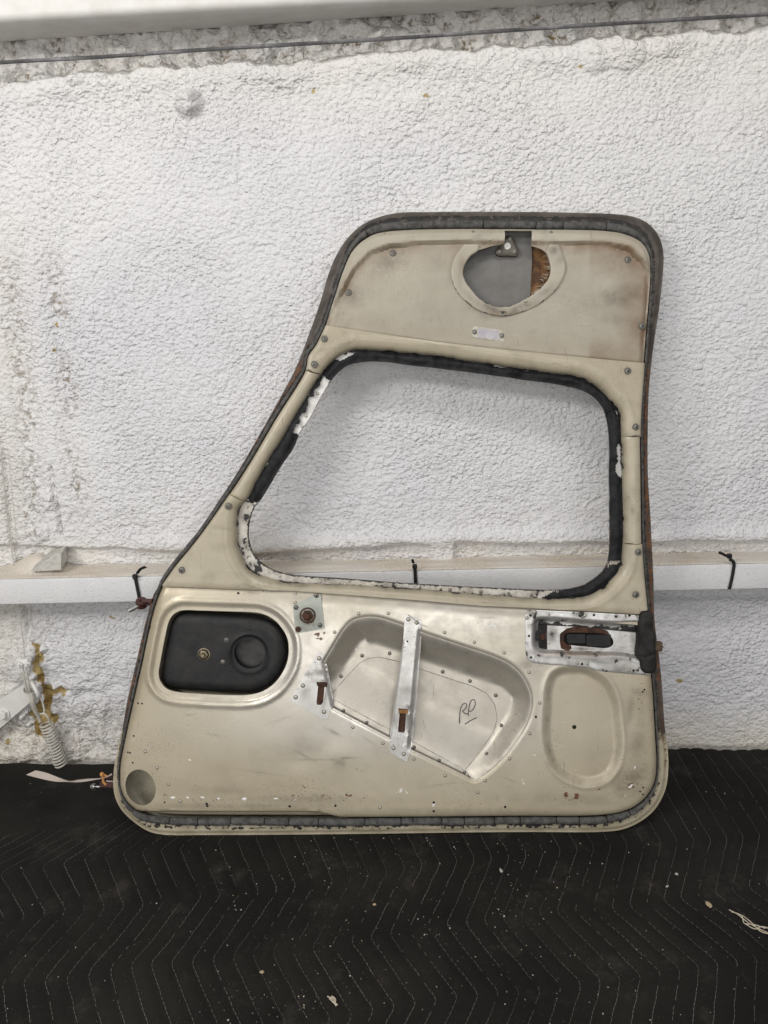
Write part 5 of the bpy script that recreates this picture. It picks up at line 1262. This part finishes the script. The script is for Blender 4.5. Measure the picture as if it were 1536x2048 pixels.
mb.tube(resample(catmull(p, False), .003, False), .00045, 5); tag(mb.build('lint_thread', M['pencil'], stp), 'thin dark thread stuck on the strap')

# triangular gusset left of the pocket
TRI = [(634,1309),(640,1304),(646,1309),(648,1324),(654,1330),(668,1412),(659,1422),(658,1432),(653,1439),(645,1439),(578.8,1400)]
tri_l = resample(D(TRI, .003), .004)
TRS = [(633,1364),(653,1366),(654,1372),(649,1375),(646,1405),(642,1410),(634,1410),(633,1404),(636,1374),(634,1371)]
trF = D([(649,1326),(668,1412)], .003)
def h_tri(P):
    d, _ = seg_dist(P, trF, False); return .0022 - .008 * np.clip(1 - d / .007, 0, 1) ** 1.2 * (P[:, 0] > -9)
tri = panel('gusset_plate', [tri_l, D(TRS, .003)], h_tri, M['alu_bright'], door, .0036, thick=(.0022, .0012), rings=(.0015,), attrs=lambda P, z: dict(bare=.3, grime=blobs(Dpx(P, z), [(640,1345,16,6,5,.7),(618,1348,10,5,10,.6),(612,1385,10,18,20,.35),(650,1395,5,26,10,.5),(628,1362,12,5,0,.4)]), white=blobs(Dpx(P, z), [(635,1328,14,12,0,.55),(630,1358,20,6,0,.5)])))
clip_tongue([(632,1363),(655,1365),(648,1411),(632,1411)], .0017, tri, [(633,1364.5),(653,1366.5),(654,1373),(634,1371)])
for p in Z3([(201,453),(117,592),(80,652),(225,727)]): q = D([p], .003)[0]; place(RIV, 'rivet', q, .0024, tri, 0, 1.3)

# ---- latch housing
LATP = [(1056,1222),(1066,1220),(1160,1224),(1281,1231),(1300,1240),(1301,1352),(1192,1342.5),(1176,1336),(1120,1332.5),(1064,1326.5),(1053,1318),(1050,1300),(1050,1232)]
LATR = [(1074,1236),(1100,1235),(1150,1238.5),(1220,1244),(1295,1250),(1295,1318),(1240,1312),(1180,1311),(1120,1308),(1078,1305),(1067,1295),(1066,1260),(1067,1243)]
lat_l = resample(D(LATP, .002), .004); latr = smooth(LATR, .001, .004)
def h_lat(P):
    d, _ = seg_dist(P, latr); s = np.where(inside(P, latr), d, -d); de, _ = seg_dist(P, lat_l)
    return .0016 - .017 * sst(-.0015, .0125, s) + .0007 * np.exp(-((s + .003) / .002) ** 2) - .0012 * np.clip(1 - de / .002, 0, 1)
def a_lat(P, z):
    q = Dpx(P, z); n1 = fbm(P[:, 0] * 45, P[:, 1] * 45, 3, 63); d, _ = seg_dist(P, latr); s = np.where(inside(P, latr), d, -d)
    gr = np.maximum(blobs(q, [(1160,1228,14,6,0,.8),(1233,1232,6,5,0,.7),(1245,1340,26,9,4,.7),(1190,1322,40,5,6,.6),(1150,1306,80,6,3,.7),(1266,1345,8,8,0,.8)]), .62 * np.clip(n1 + .15, 0, 1))
    return dict(grime=np.clip(gr, 0, .9), bare=.42, brown=blobs(q, [(1150,1308,90,5,2,.8),(1090,1305,20,4,0,.7)]), black=.42 * np.exp(-((s - .018) / .005) ** 2) + .33 + .26 * n1, white=.30 * (n1 > .1))
lat = panel('latch_housing', [lat_l], h_lat, M['alu_bright'], door, .0034, thick=.002, rings=(.0015,), attrs=a_lat)
for p in ((1061,1231),(1058,1272),(1062,1315),(1164,1328),(1267,1341),(1160,1232),(1188,1230),(1232,1233),(1259,1231)): q = D([p], .002)[0]; place(HOLM, 'drilled_hole', q, .0020, lat, 0, 1.0)
for p in ((1054,1236),(1069,1224),(1155,1326),(1175,1328),(1170,1231),(1258,1340)): q = D([p], .002)[0]; place(RIV, 'rivet', q, .0017, lat, 0, 1.0)
SLD = [(1094.6,1251),(1150,1254),(1278,1266),(1278,1309),(1180,1304),(1094.6,1299)]
SLT = [(1126,1281),(1127,1270),(1136,1265),(1160,1265),(1195,1266),(1214,1268),(1224,1276),(1227,1286),(1222,1293),(1212,1296),(1180,1294),(1140,1290),(1130,1288)]
slt = smooth(SLT, -.008, .003); sl_l = resample(D(SLD, -.008), .004)
sld = panel('latch_slider', [sl_l, slt], -.008, M['alu_bright'], lat, .0036, thick=(.006, .001), attrs=lambda P, z: dict(bare=.42, grime=np.clip(blobs(Dpx(P, z), [(1103,1270,10,14,0,.8),(1165,1298,26,4,0,.8),(1266,1280,6,20,0,.6)]) + .3 * np.clip(fbm(P[:, 0] * 60, P[:, 1] * 60, 3, 71), 0, 1), 0, .9), white=.25 + .2 * fbm(P[:, 0] * 30, P[:, 1] * 30, 3, 72), black=blobs(Dpx(P, z), [(1103,1268,8,12,30,.5),(1098,1290,6,8,0,.45)])))
RRG = [(1120,1284),(1120,1268),(1134,1257),(1150,1253.5),(1175,1255),(1200,1258),(1214,1261),(1220,1269),(1214,1268),(1195,1266),(1160,1265),(1136,1265),(1128,1270),(1127,1282),(1132,1288),(1142,1291),(1143,1297),(1136,1302),(1122,1297)]
panel('rusty_liner', [resample(D(RRG, -.007), .003)], lambda P: -.0065 + .0008 * fbm(P[:, 0] * 90, P[:, 1] * 90, 2, 6), simple('dark_rust', (.032, .015, .010), (.085, .036, .019), 90, .75, .2, .8, 300), lat, .004, thick=.003)
for a, b_, lb in (((1133, 1266), (1171, 1288), 0), ((1172, 1267), (1221, 1294), 1)):
    c_ = D([((a[0] + b_[0]) / 2, (a[1] + b_[1]) / 2)], -.012)[0]; sz = np.abs(D([b_], -.012)[0] - D([a], -.012)[0])
    mb = MB(); mb.box((*c_, -.0105), (sz[0], sz[1] * .9, .006 + .002 * lb), bev=.0016); mb.build('latch_block', M['black_plastic'], lat)
bpx = D([(1100, 1245), (1268, 1310)], -.018); mb = MB(); mb.box((*bpx.mean(0), -.0150), (abs(bpx[1, 0] - bpx[0, 0]), abs(bpx[1, 1] - bpx[0, 1]) * .55, .002)); mb.build('latch_back', M['hole'], lat)
CLV = [(1078,1250),(1095,1250),(1092,1264),(1093,1277),(1094,1299),(1079,1299),(1078,1284),(1071,1281),(1067.5,1274),(1069,1266),(1077,1262)]
panel('clevis', [resample(D(CLV, -.008), .002)], lambda P: -.009, M['black_rubber'], lat, .005, thick=.008)
q = D([(1085.5, 1273.5)], -.008)[0]; mb = MB(); mb.lathe((*q, -.009), [(.0055, 0), (.0055, .0025), (.0035, .0028), (.003, .0012), (0, .0012)], 16); mb.build('pivot_pin', M['rust'], lat)
RUB = [(1283,1224),(1286,1222.5),(1302,1222.7),(1307,1228),(1308,1257),(1312,1265),(1313,1295),(1315,1313),(1314,1340),(1309,1347),(1299,1348.5),(1290,1347),(1284,1340),(1281,1324),(1275,1314),(1277,1284),(1278.5,1250)]
rb_l = smooth(RUB, .010, .003)
rb = panel('rubber_guard', [rb_l], lambda P: .012 - .008 * (1 - np.sqrt(np.clip(1 - (1 - np.clip(seg_dist(P, rb_l)[0] / .009, 0, 1)) ** 2, 0, 1))) + .0012 * fbm(P[:, 0] * 35, P[:, 1] * 35, 3, 7) - .003 * line_near(Dpx(P, .01), [(1276,1313),(1295,1315),(1313,1306)], 3), M['black_rubber'], door, .0034, thick=.022, rings=(.001, .003, .006))
q = D([(1316, 1293)], -.004)[0]; mb = MB(); mb.box((*q, -.006), (.016, .019, .012), bev=.002); mb.box((q[0] + .001, q[1], -.006), (.017, .0025, .0125)); mb.build('latch_bolt', simple('dirty_bronze', (.14, .10, .06), (.08, .055, .035), 120, .5, .5, .4), door)

# ---- hinges at the left edge
def P3(px, py, n): q = D([(px, py)], n)[0]; return np.array([q[0], q[1], n])
mb = MB()
for dy, n in ((-4, -.022), (3, -.030)):
    c_ = P3(283, 1207 + dy, n); e_ = P3(306, 1203 + dy, n)
    mb.lathe(c_, [(.0035, -.0025), (.011, -.0025), (.0118, 0), (.011, .0025), (.0035, .0025)], 20, (.12, .75, .45)); mb.box((c_ + e_) / 2, (.022, .006, .009), bev=.001)
hg = mb.build('hinge_lug', M['brown_lug'], door); hg['label'] = 'brown upper hinge lug'
p0 = P3(257, 1221.5, -.015); p1 = P3(281, 1209, -.028); dr_ = (p1 - p0) / np.linalg.norm(p1 - p0)
mb = MB(); mb.lathe(p0, [(0, 0), (.0035, 0), (.0046, .002), (.0046, .030)], 16, dr_); mb.build('hinge_pin', M['pin'], hg)
mb = MB(); a = P3(200, 1567, -.030); b_ = P3(232, 1569, -.030); mb.box((a + b_) / 2, (abs(b_[0] - a[0]), .012, .010), bev=.002); mb.box(P3(222, 1562, -.036), (.020, .016, .005), bev=.001)
h2 = mb.build('hinge_lug', M['brown_lug'], door); h2['label'] = 'dark lower hinge lug'
p0 = P3(181, 1573, -.030); p1 = P3(229, 1574, -.030); dr_ = (p1 - p0) / np.linalg.norm(p1 - p0)
mb = MB(); mb.lathe(p0, [(0, 0), (.004, .0005), (.0062, .005), (.0066, .010), (.0028, .0105)], 16, dr_); mb.lathe(p0, [(.0022, .010), (.0022, np.linalg.norm(p1 - p0))], 10, dr_); mb.build('hinge_pin', M['pin'], h2)
mb = MB(); mb.tube(np.array([P3(213, 1562, -.026), P3(228, 1563, -.028)]), .0018, 8); mb.build('hinge_pin', M['pin'], h2)
mb = MB(); mb.tube(resample(catmull(np.array([P3(203.5, 1548, -.022), P3(206, 1556, -.022), P3(207, 1564, -.022), P3(212, 1569, -.024)]), False), .002, False), .0024, 8)
mb.lathe(P3(204, 1548.5, -.021), [(0, .004), (.003, .0035), (.0046, 0), (.003, -.0035), (0, -.004)], 14, (0, 0, 1)); mb.tube(np.array([P3(207, 1549, -.022), P3(214, 1553, -.024)]), .0024, 8); mb.build('amber_grommet', M['orange'], h2)

# ---- paper tag hanging from the lower hinge
tp = [((52, 1549.6), (71, 1541)), ((80, 1557), (92, 1545.5)), ((110, 1563), (117, 1555)), ((138, 1564), (139, 1562)), ((155, 1564.5), (158, 1559.5)), ((175, 1562.5), (178, 1557.5)), ((198, 1558.5), (197, 1556.5)), ((210, 1556), (213, 1553)), ((224, 1550), (223, 1546.5))]
lo_ = np.array([O + (lambda q: q[0] * U + q[1] * Vv + q[2] * Nn)(P3(*a_, -.018)) for a_, _ in tp]); hi_ = np.array([O + (lambda q: q[0] * U + q[1] * Vv + q[2] * Nn)(P3(*a_, -.024)) for _, a_ in tp])
lo_ = catmull(lo_, False, 6); hi_ = catmull(hi_, False, 6)
n = len(lo_); nrm = np.array([0, .0004, 0.0])
V = np.vstack([lo_, hi_, lo_ + nrm, hi_ + nrm]); F = []
for i in range(n - 1):
    F += [(i, i + 1, n + i + 1, n + i), (2 * n + i, 3 * n + i, 3 * n + i + 1, 2 * n + i + 1), (i, 2 * n + i, 2 * n + i + 1, i + 1), (n + i, n + i + 1, 3 * n + i + 1, 3 * n + i)]
F += [(0, n, 3 * n, 2 * n), (n - 1, 3 * n - 1, 4 * n - 1, 2 * n - 1)]
tag(mesh_obj('paper_tag', V, F, M['tag'], sharp=30), 'twisted beige paper tag tied to the lower hinge of the door', 'tag')
print('objects', len(bpy.data.objects))
